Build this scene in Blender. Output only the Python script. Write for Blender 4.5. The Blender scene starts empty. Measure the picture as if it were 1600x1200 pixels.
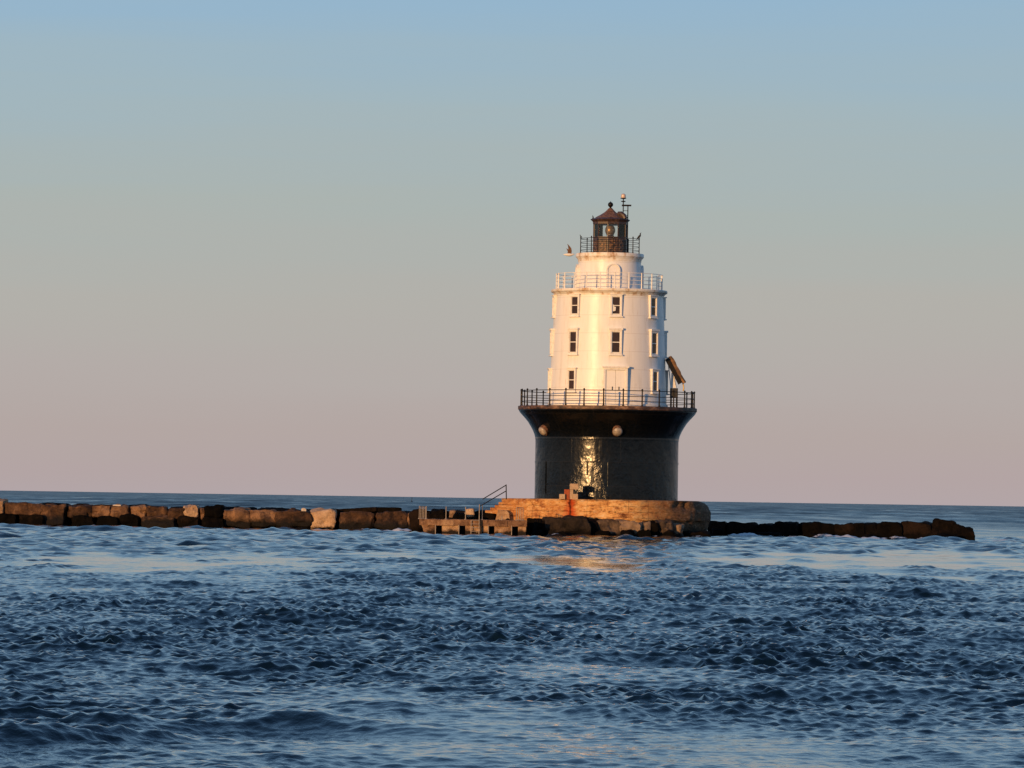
import bpy, bmesh, math, random
import numpy as np
from mathutils import Vector, Matrix, noise as mnoise
random.seed(7); RNG = np.random.default_rng(11)
S = bpy.context.scene
COL = S.collection
PI = math.pi
R = math.radians

# ------------------------------------------------------------------ camera
F_PX = 7360.0                      # focal length in photo pixels (1600 wide)
CAM_H = 3.1
TH = R(0.895)                      # roll: the horizon drops to the right
B0 = -178.5 * math.cos(TH)         # horizon below the picture centre, px
PITCH = math.atan(-B0 / F_PX)
Rv = Vector((1, 0, 0))
Fv = Vector((0, math.cos(PITCH), math.sin(PITCH)))
Uv = Vector((0, -math.sin(PITCH), math.cos(PITCH)))
def ray(u, v):
    x, y = u - 800.0, 600.0 - v
    a = x * math.cos(TH) - y * math.sin(TH)
    b = x * math.sin(TH) + y * math.cos(TH)
    return Fv + Rv * (a / F_PX) + Uv * (b / F_PX)
_d = ray(947, 781)
CAM = Vector((-_d.x / _d.y * 400.0, -400.0, CAM_H))
def at(u, v, y):
    """world point seen at photo pixel (u, v) on the plane of world depth y"""
    d = ray(u, v)
    return CAM + d * ((y - CAM.y) / d.y)
def sea(u, v):
    d = ray(u, v)
    p = CAM + d * (CAM_H / max(-d.z, 1e-5))
    return p.x, p.y
cam_d = bpy.data.cameras.new('camera')
cam = bpy.data.objects.new('camera', cam_d); COL.objects.link(cam)
right = Rv * math.cos(TH) + Uv * math.sin(TH)
up = -Rv * math.sin(TH) + Uv * math.cos(TH)
M = Matrix((right, up, -Fv)).transposed().to_4x4(); M.translation = CAM
cam.matrix_world = M
cam_d.sensor_width = 36.0; cam_d.lens = 36.0 * F_PX / 1600.0
cam_d.clip_start = 0.5; cam_d.clip_end = 90000
S.camera = cam

# ------------------------------------------------------------------ sky and sun
SUN_AZ = -30.6                     # degrees left of the camera side, as seen from the tower
SUN_EL = 5.0
def lin(c):
    return tuple(((x / 255) / 12.92 if x / 255 <= 0.04045 else ((x / 255 + 0.055) / 1.055) ** 2.4) for x in c)
W = bpy.data.worlds.new('World'); S.world = W; W.use_nodes = True
wt = W.node_tree; wt.nodes.clear()
def wn(t): return wt.nodes.new(t)
wo = wn('ShaderNodeOutputWorld'); bg = wn('ShaderNodeBackground'); bg.inputs[1].default_value = 0.1
sky = wn('ShaderNodeTexSky'); sky.sky_type = 'NISHITA'; sky.sun_disc = False
sky.sun_elevation = R(SUN_EL); sky.sun_rotation = R(180 - SUN_AZ)
sky.dust_density = 1.5; sky.air_density = 1.2; sky.ozone_density = 2.0
tc = wn('ShaderNodeTexCoord'); sx = wn('ShaderNodeSeparateXYZ'); wt.links.new(tc.outputs['Generated'], sx.inputs[0])
mx = wn('ShaderNodeMath'); mx.operation = 'MAXIMUM'; mx.inputs[1].default_value = 0; wt.links.new(sx.outputs[2], mx.inputs[0])
sq0 = wn('ShaderNodeMath'); sq0.operation = 'SQRT'; wt.links.new(mx.outputs[0], sq0.inputs[0])
mp = wn('ShaderNodeMapping'); mp.inputs['Scale'].default_value = (5, 5, 90); wt.links.new(tc.outputs['Generated'], mp.inputs[0])
ns = wn('ShaderNodeTexNoise'); ns.inputs['Scale'].default_value = 1.3; ns.inputs['Detail'].default_value = 5; wt.links.new(mp.outputs[0], ns.inputs['Vector'])
sq = wn('ShaderNodeMath'); sq.operation = 'MULTIPLY_ADD'; wt.links.new(ns.outputs[0], sq.inputs[0]); sq.inputs[1].default_value = 0.040
sb = wn('ShaderNodeMath'); sb.operation = 'SUBTRACT'; wt.links.new(sq0.outputs[0], sb.inputs[0]); sb.inputs[1].default_value = 0.020; wt.links.new(sb.outputs[0], sq.inputs[2])
rp = wn('ShaderNodeValToRGB'); wt.links.new(sq.outputs[0], rp.inputs[0])
SKY = [(0.0, (183, 170, 173)), (0.075, (184, 169, 169)), (0.115, (184, 171, 168)), (0.16, (184, 176, 173)), (0.205, (182, 180, 175)),
       (0.25, (174, 183, 181)), (0.29, (164, 185, 195)), (0.33, (151, 184, 209)), (0.42, (141, 181, 214)),
       (0.65, (98, 142, 188)), (1.0, (46, 82, 138))]
el = rp.color_ramp.elements
el[0].position = 0; el[1].position = 1
for p, c in SKY[1:-1]: el.new(p)
for e, (p, c) in zip(sorted(el, key=lambda e: e.position), SKY): e.color = (*lin(c), 1)
up10 = wn('ShaderNodeMix'); up10.data_type = 'RGBA'; up10.blend_type = 'MULTIPLY'; up10.inputs['Factor'].default_value = 1
wt.links.new(rp.outputs[0], up10.inputs['A']); up10.inputs['B'].default_value = (10, 10, 10, 1)
mixs = wn('ShaderNodeMix'); mixs.data_type = 'RGBA'; mixs.inputs['Factor'].default_value = 0.93
wt.links.new(sky.outputs[0], mixs.inputs['A']); wt.links.new(up10.outputs['Result'], mixs.inputs['B'])
wt.links.new(mixs.outputs['Result'], bg.inputs[0]); wt.links.new(bg.outputs[0], wo.inputs[0])

sl = bpy.data.lights.new('sun', 'SUN'); sl.energy = 4.1; sl.angle = R(0.5); sl.color = (1.0, 0.565, 0.225)
so = bpy.data.objects.new('sun', sl); COL.objects.link(so)
sdir = Vector((math.sin(R(SUN_AZ)) * math.cos(R(SUN_EL)), -math.cos(R(SUN_AZ)) * math.cos(R(SUN_EL)), math.sin(R(SUN_EL))))
so.rotation_euler = sdir.to_track_quat('Z', 'Y').to_euler()
so.location = sdir * 200
S.view_settings.view_transform = 'Standard'; S.view_settings.look = 'None'
S.view_settings.exposure = 0; S.view_settings.gamma = 1
S.cycles.max_bounces = 6; S.cycles.glossy_bounces = 3; S.cycles.sample_clamp_indirect = 4

# ------------------------------------------------------------------ helpers
class MB:
    def __init__(s): s.v = []; s.f = []
    def add(s, vs, fs):
        b = len(s.v); s.v += [tuple(v) for v in vs]; s.f += [tuple(i + b for i in f) for f in fs]; return s
    def box(s, x0, x1, y0, y1, z0, z1, mat=None):
        vs = [Vector(p) for p in ((x0, y0, z0), (x1, y0, z0), (x1, y1, z0), (x0, y1, z0), (x0, y0, z1), (x1, y0, z1), (x1, y1, z1), (x0, y1, z1))]
        if mat is not None: vs = [mat @ p for p in vs]
        return s.add(vs, [(0, 3, 2, 1), (4, 5, 6, 7), (0, 1, 5, 4), (1, 2, 6, 5), (2, 3, 7, 6), (3, 0, 4, 7)])
    def sweep(s, pts, rad, n=8, closed=False, flat=1.0):
        pts = [Vector(p) for p in pts]; m = len(pts)
        if not hasattr(rad, '__len__'): rad = [rad] * m
        rings = []; ref = None
        for i, p in enumerate(pts):
            if closed: t = pts[(i + 1) % m] - pts[i - 1]
            else: t = pts[min(i + 1, m - 1)] - pts[max(i - 1, 0)]
            t.normalize()
            if ref is None: ref = Vector((0, 0, 1)) if abs(t.z) < 0.9 else Vector((0, 1, 0))
            a = t.cross(ref)
            if a.length < 1e-4: a = t.cross(Vector((1, 0.3, 0)))
            a.normalize(); b = a.cross(t); b.normalize(); ref = b
            rings.append([p + a * (math.cos(2 * PI * k / n) * rad[i]) + b * (math.sin(2 * PI * k / n) * rad[i] * flat) for k in range(n)])
        vs = [q for r in rings for q in r]; fs = []
        for i in range(m if closed else m - 1):
            j = (i + 1) % m
            for k in range(n):
                l = (k + 1) % n
                fs.append((i * n + k, i * n + l, j * n + l, j * n + k))
        if not closed:
            fs.append(tuple(range(n - 1, -1, -1))); fs.append(tuple((m - 1) * n + k for k in range(n)))
        return s.add(vs, fs)
    def lathe(s, prof, n=96, a0=0.0, caps=True):
        vs = []; fs = []
        for (r, z) in prof:
            for k in range(n):
                a = a0 + 2 * PI * k / n
                vs.append((r * math.sin(a), -r * math.cos(a), z))
        for i in range(len(prof) - 1):
            for k in range(n):
                l = (k + 1) % n
                fs.append((i * n + k, i * n + l, (i + 1) * n + l, (i + 1) * n + k))
        if caps:
            fs.append(tuple(range(n - 1, -1, -1))); fs.append(tuple((len(prof) - 1) * n + k for k in range(n)))
        return s.add(vs, fs)
    def poly(s, pts, y0, y1):
        """x-z outline extruded from y0 to y1 (counter-clockwise seen from -y)"""
        n = len(pts)
        vs = [(x, y0, z) for x, z in pts] + [(x, y1, z) for x, z in pts]
        fs = [tuple(range(n)), tuple(range(2 * n - 1, n - 1, -1))] + [(k, k + n, (k + 1) % n + n, (k + 1) % n) for k in range(n)]
        return s.add(vs, fs)
    def build(s, name, mat, parent=None, off=None, smooth=False, bevel=0, angle=35):
        me = bpy.data.meshes.new(name)
        o3 = Vector(off) if off is not None else Vector((0, 0, 0))
        me.from_pydata([Vector(v) - o3 for v in s.v], [], s.f); me.validate(); me.update()
        bm = bmesh.new(); bm.from_mesh(me); bmesh.ops.recalc_face_normals(bm, faces=bm.faces); bm.to_mesh(me); bm.free()
        me.materials.append(mat)
        if smooth:
            me.polygons.foreach_set('use_smooth', [True] * len(me.polygons))
            me.set_sharp_from_angle(angle=R(angle))
        o = bpy.data.objects.new(name, me); COL.objects.link(o)
        if parent is not None: o.parent = parent
        if bevel:
            b = o.modifiers.new('bevel', 'BEVEL'); b.width = bevel; b.segments = 2; b.limit_method = 'ANGLE'
        return o
def tag(o, label, cat, group=None, kind=None):
    if label: o['label'] = label
    if cat: o['category'] = cat
    if group: o['group'] = group
    if kind: o['kind'] = kind
    return o
def empty(name, loc):
    o = bpy.data.objects.new(name, None); COL.objects.link(o); o.location = loc; o.empty_display_size = 0.3; return o
def dup(o, parent, loc=None, rz=None):
    c = o.copy(); COL.objects.link(c); c.parent = parent
    if loc is not None: c.location = loc
    if rz is not None: c.rotation_euler = (0, 0, rz)
    return c
def polar(r, a, z=0.0): return Vector((r * math.sin(R(a)), -r * math.cos(R(a)), z))

# ------------------------------------------------------------------ materials
class NT:
    def __init__(s, name):
        s.m = bpy.data.materials.new(name); s.m.use_nodes = True; s.t = s.m.node_tree; s.t.nodes.clear()
        s.out = s.t.nodes.new('ShaderNodeOutputMaterial')
    def n(s, t, **kw):
        x = s.t.nodes.new(t)
        for k, v in kw.items(): setattr(x, k, v)
        return x
    def l(s, a, b): s.t.links.new(a, b)
    def setin(s, node, key, val):
        if hasattr(val, 'is_linked') or hasattr(val, 'links'): s.l(val, node.inputs[key])
        else: node.inputs[key].default_value = val
    def math(s, op, a, b=0.0, c=None, clamp=False):
        x = s.n('ShaderNodeMath', operation=op); x.use_clamp = clamp
        s.setin(x, 0, a); s.setin(x, 1, b)
        if c is not None: s.setin(x, 2, c)
        return x.outputs[0]
    def pos(s):
        return s.n('ShaderNodeNewGeometry').outputs['Position']
    def obj(s): return s.n('ShaderNodeTexCoord').outputs['Object']
    def sep(s, v):
        x = s.n('ShaderNodeSeparateXYZ'); s.l(v, x.inputs[0]); return x.outputs
    def scale(s, v, sc):
        x = s.n('ShaderNodeMapping'); s.l(v, x.inputs[0]); x.inputs['Scale'].default_value = sc; return x.outputs[0]
    def noise(s, v, scale, detail=4, rough=0.55, dist=0.0):
        x = s.n('ShaderNodeTexNoise'); s.l(v, x.inputs['Vector']); x.inputs['Scale'].default_value = scale
        x.inputs['Detail'].default_value = detail; x.inputs['Roughness'].default_value = rough; x.inputs['Distortion'].default_value = dist
        return x.outputs[0]
    def ramp(s, f, stops):
        x = s.n('ShaderNodeValToRGB'); s.l(f, x.inputs[0]); e = x.color_ramp.elements
        e[0].position = stops[0][0]; e[0].color = (*stops[0][1], 1) if hasattr(stops[0][1], '__len__') else (stops[0][1],) * 3 + (1,)
        e[1].position = stops[-1][0]; e[1].color = (*stops[-1][1], 1) if hasattr(stops[-1][1], '__len__') else (stops[-1][1],) * 3 + (1,)
        for p, c in stops[1:-1]:
            q = e.new(p); q.color = (*c, 1) if hasattr(c, '__len__') else (c, c, c, 1)
        return x.outputs[0]
    def mix(s, f, a, b, mode='MIX'):
        x = s.n('ShaderNodeMix', data_type='RGBA', blend_type=mode)
        s.setin(x, 'Factor', f)
        for k, v in (('A', a), ('B', b)):
            if hasattr(v, '__len__'): x.inputs[k].default_value = (*v[:3], 1)
            else: s.l(v, x.inputs[k])
        return x.outputs['Result']
    def bump(s, h, strength=0.3, dist=0.05, normal=None):
        x = s.n('ShaderNodeBump'); s.l(h, x.inputs['Height']); x.inputs['Strength'].default_value = strength; x.inputs['Distance'].default_value = dist
        if normal is not None: s.l(normal, x.inputs['Normal'])
        return x.outputs[0]
    def bsdf(s, col, rough, normal=None, metal=0.0, spec=0.5, ior=1.5):
        b = s.n('ShaderNodeBsdfPrincipled')
        if hasattr(col, '__len__'): b.inputs['Base Color'].default_value = (*col[:3], 1)
        else: s.l(col, b.inputs['Base Color'])
        s.setin(b, 'Roughness', rough); b.inputs['Metallic'].default_value = metal
        b.inputs['Specular IOR Level'].default_value = spec; b.inputs['IOR'].default_value = ior
        if normal is not None: s.l(normal, b.inputs['Normal'])
        s.l(b.outputs[0], s.out.inputs[0]); return b

def seams(n, dz, z0, cols, wz=0.03, wa=0.02, stagger=True):
    """1 on the joints of bolted plates wrapped round the z axis"""
    p = n.sep(n.pos())
    q = n.math('DIVIDE', n.math('SUBTRACT', p[2], z0), dz)
    row = n.math('FLOOR', q)
    hz = n.math('LESS_THAN', n.math('FRACT', q), wz / dz)
    ang = n.math('DIVIDE', n.math('ARCTAN2', p[0], p[1]), 2 * PI)
    aa = n.math('MULTIPLY', ang, float(cols))
    if stagger: aa = n.math('ADD', aa, n.math('MULTIPLY', row, 0.5))
    va = n.math('LESS_THAN', n.math('FRACT', aa), wa)
    return n.math('MAXIMUM', hz, va)

def mat_white():
    n = NT('white_paint'); P = n.pos()
    grime = n.noise(n.scale(P, (1.2, 1.2, 0.16)), 1.6, 6, 0.62)
    fine = n.noise(P, 3.0, 5, 0.6)
    c = n.ramp(grime, [(0.30, (0.70, 0.66, 0.60)), (0.48, (0.81, 0.78, 0.74)), (0.75, (0.83, 0.81, 0.78))])
    rust = n.noise(n.scale(P, (2.2, 2.2, 0.35)), 2.3, 4, 0.6)
    c = n.mix(n.math('MULTIPLY', n.ramp(rust, [(0.66, 0.0), (0.75, 1.0)]), 0.5), c, (0.42, 0.22, 0.11))
    sm = seams(n, 1.52, 11.0, 16, 0.035, 0.010)
    c = n.mix(n.math('MULTIPLY', sm, 0.34), c, (0.45, 0.36, 0.28))
    h = n.math('ADD', n.math('MULTIPLY', fine, 0.35), n.math('MULTIPLY', sm, -0.6))
    n.bsdf(c, n.math('ADD', n.math('MULTIPLY', fine, 0.16), 0.28), n.bump(h, 0.20, 0.03), spec=0.34)
    return n.m
def mat_trim():
    n = NT('white_trim'); P = n.pos()
    f = n.noise(P, 4.0, 5, 0.6)
    c = n.ramp(f, [(0.3, (0.66, 0.60, 0.52)), (0.5, (0.80, 0.77, 0.72))])
    n.bsdf(c, 0.45, n.bump(f, 0.15, 0.02)); return n.m
def mat_rusty_trim():
    n = NT('stained_cornice_paint'); P = n.pos()
    f = n.noise(n.scale(P, (1, 1, 0.6)), 2.2, 6, 0.65)
    c = n.ramp(f, [(0.38, (0.80, 0.77, 0.72)), (0.52, (0.74, 0.66, 0.55)), (0.66, (0.45, 0.27, 0.14)), (0.75, (0.25, 0.12, 0.06))])
    n.bsdf(c, 0.45, n.bump(f, 0.2, 0.03)); return n.m
def mat_black():
    n = NT('black_paint'); P = n.pos()
    big = n.noise(n.scale(P, (1, 1, 0.5)), 1.1, 5, 0.6)
    blis = n.noise(P, 4.2, 4, 0.6, 0.4)
    z = n.sep(P)[2]
    zone = n.math('MULTIPLY', n.ramp(big, [(0.44, 0.0), (0.60, 1.0)]), n.math('SUBTRACT', 1.0, n.math('MULTIPLY', n.math('SUBTRACT', z, 4.2), 0.3), clamp=True), clamp=True)
    sm = seams(n, 2.02, 4.2, 18, 0.05, 0.014)
    c = n.ramp(blis, [(0.35, (0.002, 0.003, 0.004)), (0.62, (0.0045, 0.005, 0.0055)), (0.78, (0.010, 0.008, 0.006))])
    c = n.mix(n.math('MULTIPLY', sm, 0.5), c, (0.016, 0.014, 0.012))
    h1 = n.math('MULTIPLY', n.ramp(blis, [(0.40, 0.0), (0.62, 1.0)]), n.math('ADD', n.math('MULTIPLY', zone, 1.0), 0.12))
    h = n.math('ADD', h1, n.math('MULTIPLY', sm, 0.45))
    b = n.bsdf(c, n.math('ADD', n.math('MULTIPLY', blis, 0.10), 0.15), n.bump(h, 0.26, 0.05, n.bump(n.noise(n.scale(P, (1, 1, 0.6)), 1.5, 2, 0.5), 0.20, 0.25)), spec=0.36)
    return n.m
def mat_iron(name='black_iron', c0=(0.004, 0.0035, 0.0035), c1=(0.012, 0.006, 0.005), rough=0.5, spec=0.2):
    n = NT(name); f = n.noise(n.pos(), 6, 5, 0.6)
    n.bsdf(n.ramp(f, [(0.42, c0), (0.70, c1)]), rough, n.bump(f, 0.2, 0.01), spec=spec); return n.m
def mat_deck_edge():
    n = NT('rusted_deck_edge'); P = n.pos(); f = n.noise(n.scale(P, (1, 1, 2)), 1.4, 6, 0.65)
    c = n.ramp(f, [(0.36, (0.02, 0.014, 0.012)), (0.52, (0.09, 0.045, 0.028)), (0.66, (0.26, 0.15, 0.09)), (0.78, (0.42, 0.28, 0.18))])
    n.bsdf(c, 0.6, n.bump(f, 0.3, 0.03)); return n.m
def mat_concrete():
    n = NT('weathered_concrete'); P = n.pos(); p = n.sep(P)
    f = n.noise(n.scale(P, (0.75, 0.75, 1.7)), 1.3, 10, 0.76)
    g = n.noise(n.scale(P, (0.8, 0.8, 1.7)), 3.6, 8, 0.75)
    c = n.ramp(f, [(0.36, (0.16, 0.055, 0.020)), (0.43, (0.44, 0.19, 0.065)), (0.50, (0.80, 0.42, 0.145)), (0.56, (0.85, 0.51, 0.205)), (0.66, (0.88, 0.63, 0.36))])
    big = n.noise(P, 0.35, 3, 0.5)
    c = n.mix(n.ramp(big, [(0.40, 0.55), (0.58, 0.0)]), c, (0.42, 0.15, 0.045))
    c = n.mix(n.ramp(g, [(0.34, 0.9), (0.44, 0.0)]), c, (0.10, 0.045, 0.022))
    c = n.mix(n.ramp(g, [(0.58, 0.0), (0.66, 0.7)]), c, (0.80, 0.62, 0.42))
    # right-hand side of the wall: brown mottling, with its shade painted into the colour
    shaded = n.math('MULTIPLY', n.math('ADD', n.math('SUBTRACT', n.math('MULTIPLY', p[0], 0.36), 0.5), n.math('MULTIPLY', n.math('SUBTRACT', f, 0.5), 2.2)), 0.6, clamp=True)
    c = n.mix(n.math('MULTIPLY', shaded, 0.92), c, n.ramp(g, [(0.38, (0.030, 0.019, 0.014)), (0.56, (0.13, 0.075, 0.048)), (0.68, (0.34, 0.22, 0.14))]))
    # courses
    cz = n.math('LESS_THAN', n.math('FRACT', n.math('DIVIDE', n.math('ADD', p[2], n.math('MULTIPLY', f, 0.55)), 0.47)), 0.07)
    ang = n.math('FRACT', n.math('MULTIPLY', n.math('ARCTAN2', p[0], p[1]), 32 / (2 * PI)))
    cj = n.math('LESS_THAN', ang, 0.02)
    j = n.math('MAXIMUM', cz, cj)
    j = n.math('MULTIPLY', j, n.ramp(n.noise(P, 0.9, 4), [(0.45, 0.0), (0.55, 1.0)]))
    c = n.mix(n.math('MULTIPLY', j, 0.55), c, (0.10, 0.055, 0.03))
    # rust streak running down from the rusty block
    sx_ = n.math('SUBTRACT', n.math('ADD', p[0], n.math('MULTIPLY', n.math('SUBTRACT', n.noise(P, 2.6, 3), 0.5), 0.45)), -3.12)
    wid = n.math('ADD', 0.28, n.math('MULTIPLY', n.math('SUBTRACT', 3.1, p[2]), 0.20))
    st = n.math('SUBTRACT', 1.35, n.math('DIVIDE', n.math('ABSOLUTE', sx_), wid), clamp=True)
    st = n.math('MULTIPLY', st, n.math('LESS_THAN', p[1], -6.3))
    c = n.mix(n.math('MULTIPLY', st, 0.9), c, (0.50, 0.055, 0.008))
    core = n.math('SUBTRACT', 1.0, n.math('DIVIDE', n.math('ABSOLUTE', n.math('ADD', sx_, 0.07)), 0.16), clamp=True)
    core = n.math('MULTIPLY', n.math('MULTIPLY', core, n.math('LESS_THAN', p[1], -6.3)), n.math('LESS_THAN', p[2], 3.07))
    c = n.mix(core, c, (0.022, 0.008, 0.006))
    # tide band
    tz = n.math('ADD', p[2], n.math('MULTIPLY', n.math('SUBTRACT', f, 0.5), 1.3))
    c = n.mix(n.ramp(tz, [(0.55, 1.0), (1.0, 0.0)]) , c, (0.017, 0.016, 0.010))
    h = n.math('SUBTRACT', n.math('ADD', n.math('MULTIPLY', f, 1.0), n.math('MULTIPLY', g, 0.5)), n.math('MULTIPLY', j, 0.35))
    n.bsdf(c, 0.78, n.bump(h, 0.9, 0.20), spec=0.15); return n.m
def mat_stone(name, cols, tide=0.75, wet=(0.012, 0.010, 0.009), amount=1.0, sc=1.0, rough=0.7, spec=0.15):
    n = NT(name); P = n.pos(); p = n.sep(P)
    f = n.noise(P, 1.1 * sc, 10, 0.72); g = n.noise(P, 3.6 * sc, 8, 0.75)
    rnd = n.n('ShaderNodeObjectInfo').outputs['Random']
    ff = n.math('ADD', n.math('MULTIPLY', f, 0.7), n.math('ADD', n.math('MULTIPLY', g, 0.3), n.math('MULTIPLY', n.math('SUBTRACT', rnd, 0.5), 0.22)))
    c = n.ramp(ff, [(0.34, cols[0]), (0.50, cols[1]), (0.66, cols[2])])
    c = n.mix(n.ramp(g, [(0.30, 0.6), (0.42, 0.0)]), c, tuple(x * 0.25 for x in cols[0]))
    tz = n.math('ADD', p[2], n.math('MULTIPLY', n.math('SUBTRACT', f, 0.5), 1.1))
    c = n.mix(n.math('MULTIPLY', n.ramp(n.math('DIVIDE', tz, tide * 1.6), [(0.42, 1.0), (0.78, 0.0)]), amount), c, wet)
    n.bsdf(c, rough, n.bump(n.math('ADD', f, n.math('MULTIPLY', g, 0.6)), 0.95, 0.22), spec=spec); return n.m
def mat_glass_dark(name='dark_window_glass', tint=(0.05, 0.024, 0.016)):
    n = NT(name); f = n.noise(n.pos(), 1.7, 4, 0.5)
    n.bsdf(n.ramp(f, [(0.35, tuple(x * 0.5 for x in tint)), (0.65, tint)]), 0.06, n.bump(n.noise(n.pos(), 1.1, 2), 0.05, 0.05), spec=0.5); return n.m
def mat_lantern_glass():
    n = NT('lantern_glass')
    tr = n.n('ShaderNodeBsdfTransparent'); tr.inputs[0].default_value = (0.97, 0.97, 0.96, 1)
    gl = n.n('ShaderNodeBsdfGlossy'); gl.inputs['Roughness'].default_value = 0.04
    fr = n.n('ShaderNodeFresnel'); fr.inputs[0].default_value = 1.5
    mx_ = n.n('ShaderNodeMixShader'); n.l(fr.outputs[0], mx_.inputs[0]); n.l(tr.outputs[0], mx_.inputs[1]); n.l(gl.outputs[0], mx_.inputs[2])
    n.l(mx_.outputs[0], n.out.inputs[0]); return n.m
def mat_plain(name, col, rough=0.6, var=0.3, sc=5, metal=0.0):
    n = NT(name); f = n.noise(n.pos(), sc, 5, 0.6)
    n.bsdf(n.ramp(f, [(0.3, tuple(x * (1 - var) for x in col)), (0.7, col)]), rough, n.bump(f, 0.2, 0.02), metal=metal); return n.m

WHITE = mat_white(); TRIM = mat_trim(); CORN = mat_rusty_trim(); BLACK = mat_black(); IRON = mat_iron()
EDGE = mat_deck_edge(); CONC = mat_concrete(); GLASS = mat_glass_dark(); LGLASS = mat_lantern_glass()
BRONZE = mat_iron('brown_lantern_metal', (0.030, 0.016, 0.011), (0.10, 0.048, 0.026), 0.46, 0.7)
ROOFM = mat_iron('rusty_roof_metal', (0.10, 0.050, 0.032), (0.30, 0.16, 0.10), 0.5)
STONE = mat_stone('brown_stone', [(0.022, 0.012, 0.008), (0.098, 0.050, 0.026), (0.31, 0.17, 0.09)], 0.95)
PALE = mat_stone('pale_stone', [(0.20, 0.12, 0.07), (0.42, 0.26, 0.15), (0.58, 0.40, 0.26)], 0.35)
WET = mat_stone('wet_dark_stone', [(0.002, 0.0018, 0.0016), (0.006, 0.0045, 0.0036), (0.020, 0.012, 0.008)], 0.6, (0.003, 0.0028, 0.0025), 0.8, rough=0.8, spec=0.05)
BOULDER = mat_stone('dark_brown_boulder', [(0.010, 0.008, 0.006), (0.034, 0.024, 0.017), (0.075, 0.052, 0.036)], 0.55, (0.006, 0.005, 0.0045), 0.9, spec=0.08)
LEDGE = mat_stone('broken_concrete', [(0.035, 0.024, 0.017), (0.14, 0.092, 0.060), (0.30, 0.20, 0.13)], 0.34, (0.014, 0.011, 0.009))
DOCKC = mat_stone('dock_concrete', [(0.10, 0.050, 0.028), (0.30, 0.165, 0.090), (0.54, 0.35, 0.20)], 0.42, (0.020, 0.014, 0.010))
RUST = mat_plain('orange_rust', (0.42, 0.085, 0.022), 0.8, 0.45)
PBLOCK = mat_plain('pale_block', (0.52, 0.36, 0.22), 0.8, 0.35, 7)
GALV = mat_plain('galvanised_rail', (0.36, 0.29, 0.23), 0.5, 0.45, 9)
OCHRE = mat_plain('ochre_boom', (0.34, 0.17, 0.06), 0.8, 0.75, 3)
PANEL = mat_iron('patchy_lantern_panel', (0.018, 0.010, 0.008), (0.30, 0.15, 0.06), 0.46, 0.6)
GREY = mat_plain('grey_cowl', (0.46, 0.38, 0.30), 0.35, 0.6, 4)

# ------------------------------------------------------------------ sea
def slick_mask(x, y):
    """how much the chop is left (1) or smoothed (towards 0)"""
    m = np.ones_like(x)
    wx = 6 * np.sin(y * 0.045 + 1.3) + 4 * np.sin(x * 0.21 + y * 0.06) + 2.2 * np.sin(x * 0.55 - y * 0.17 + 2)
    wy = 7 * np.sin(x * 0.17 + 0.6) + 4.5 * np.sin(x * 0.43 + y * 0.05 + 1.1) + 2.0 * np.sin(x * 1.1 + y * 0.3)
    for (u0, u1, va, vb, k) in SLICKS:
        x0, ya = sea(u0, va); x1, yb = sea(u1, (va + vb) / 2)
        xa, y0 = sea(u0, vb); _, y1 = sea(u1, va)
        cx, cy = (xa + x1) / 2, (y0 + y1) / 2; hx, hy = abs(x1 - xa) / 2, abs(y1 - y0) / 2
        br = 0.40 * (np.sin(x * 0.75 + y * 0.09 + u0) + np.sin(x * 1.9 - y * 0.16 + va) * 0.7 + np.sin(x * 0.33 - y * 0.31 + 2.0))
        e = br + ((x + wx * 0.12 * hx / 8 - cx) / hx) ** 2 + ((y + wy * hy / 26 - cy) / hy) ** 2
        g = 1 / (1 + np.exp((e - 1.0) * 4.5))
        m *= 1 - k * g
    return m
SLICKS = [(-160, 470, 867, 888, 0.85), (500, 660, 868, 876, 0.65), (690, 1030, 873, 889, 0.9), (1190, 1760, 869, 891, 0.9),
          (1090, 1200, 872, 880, 0.6), (-200, 560, 884, 925, 0.45), (230, 1700, 1135, 1290, 0.62), (760, 1090, 1036, 1066, 0.5), (100, 700, 1085, 1110, 0.35)]
FOAM = [(1136, 1190, 9.0, 0.95), (1196, 1250, 9.6, 0.6), (1262, 1290, 9.8, 0.5), (1286, 1348, 9.2, 0.85), (1345, 1384, 9.8, 1.0), (1384, 1420, 10.0, 0.55), (1430, 1480, 9.5, 0.6), (1520, 1580, 8.0, 0.6),
        (480, 530, 12.0, 0.55), (556, 585, 12.3, 0.6), (592, 656, 12.0, 0.95), (120, 160, 12.2, 0.45), (330, 380, 12.4, 0.45), (1075, 1112, -9.5, 0.5), (850, 880, -13.2, 0.5), (1000, 1030, -11.6, 0.4), (640, 665, -16.2, 0.5)]
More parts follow.
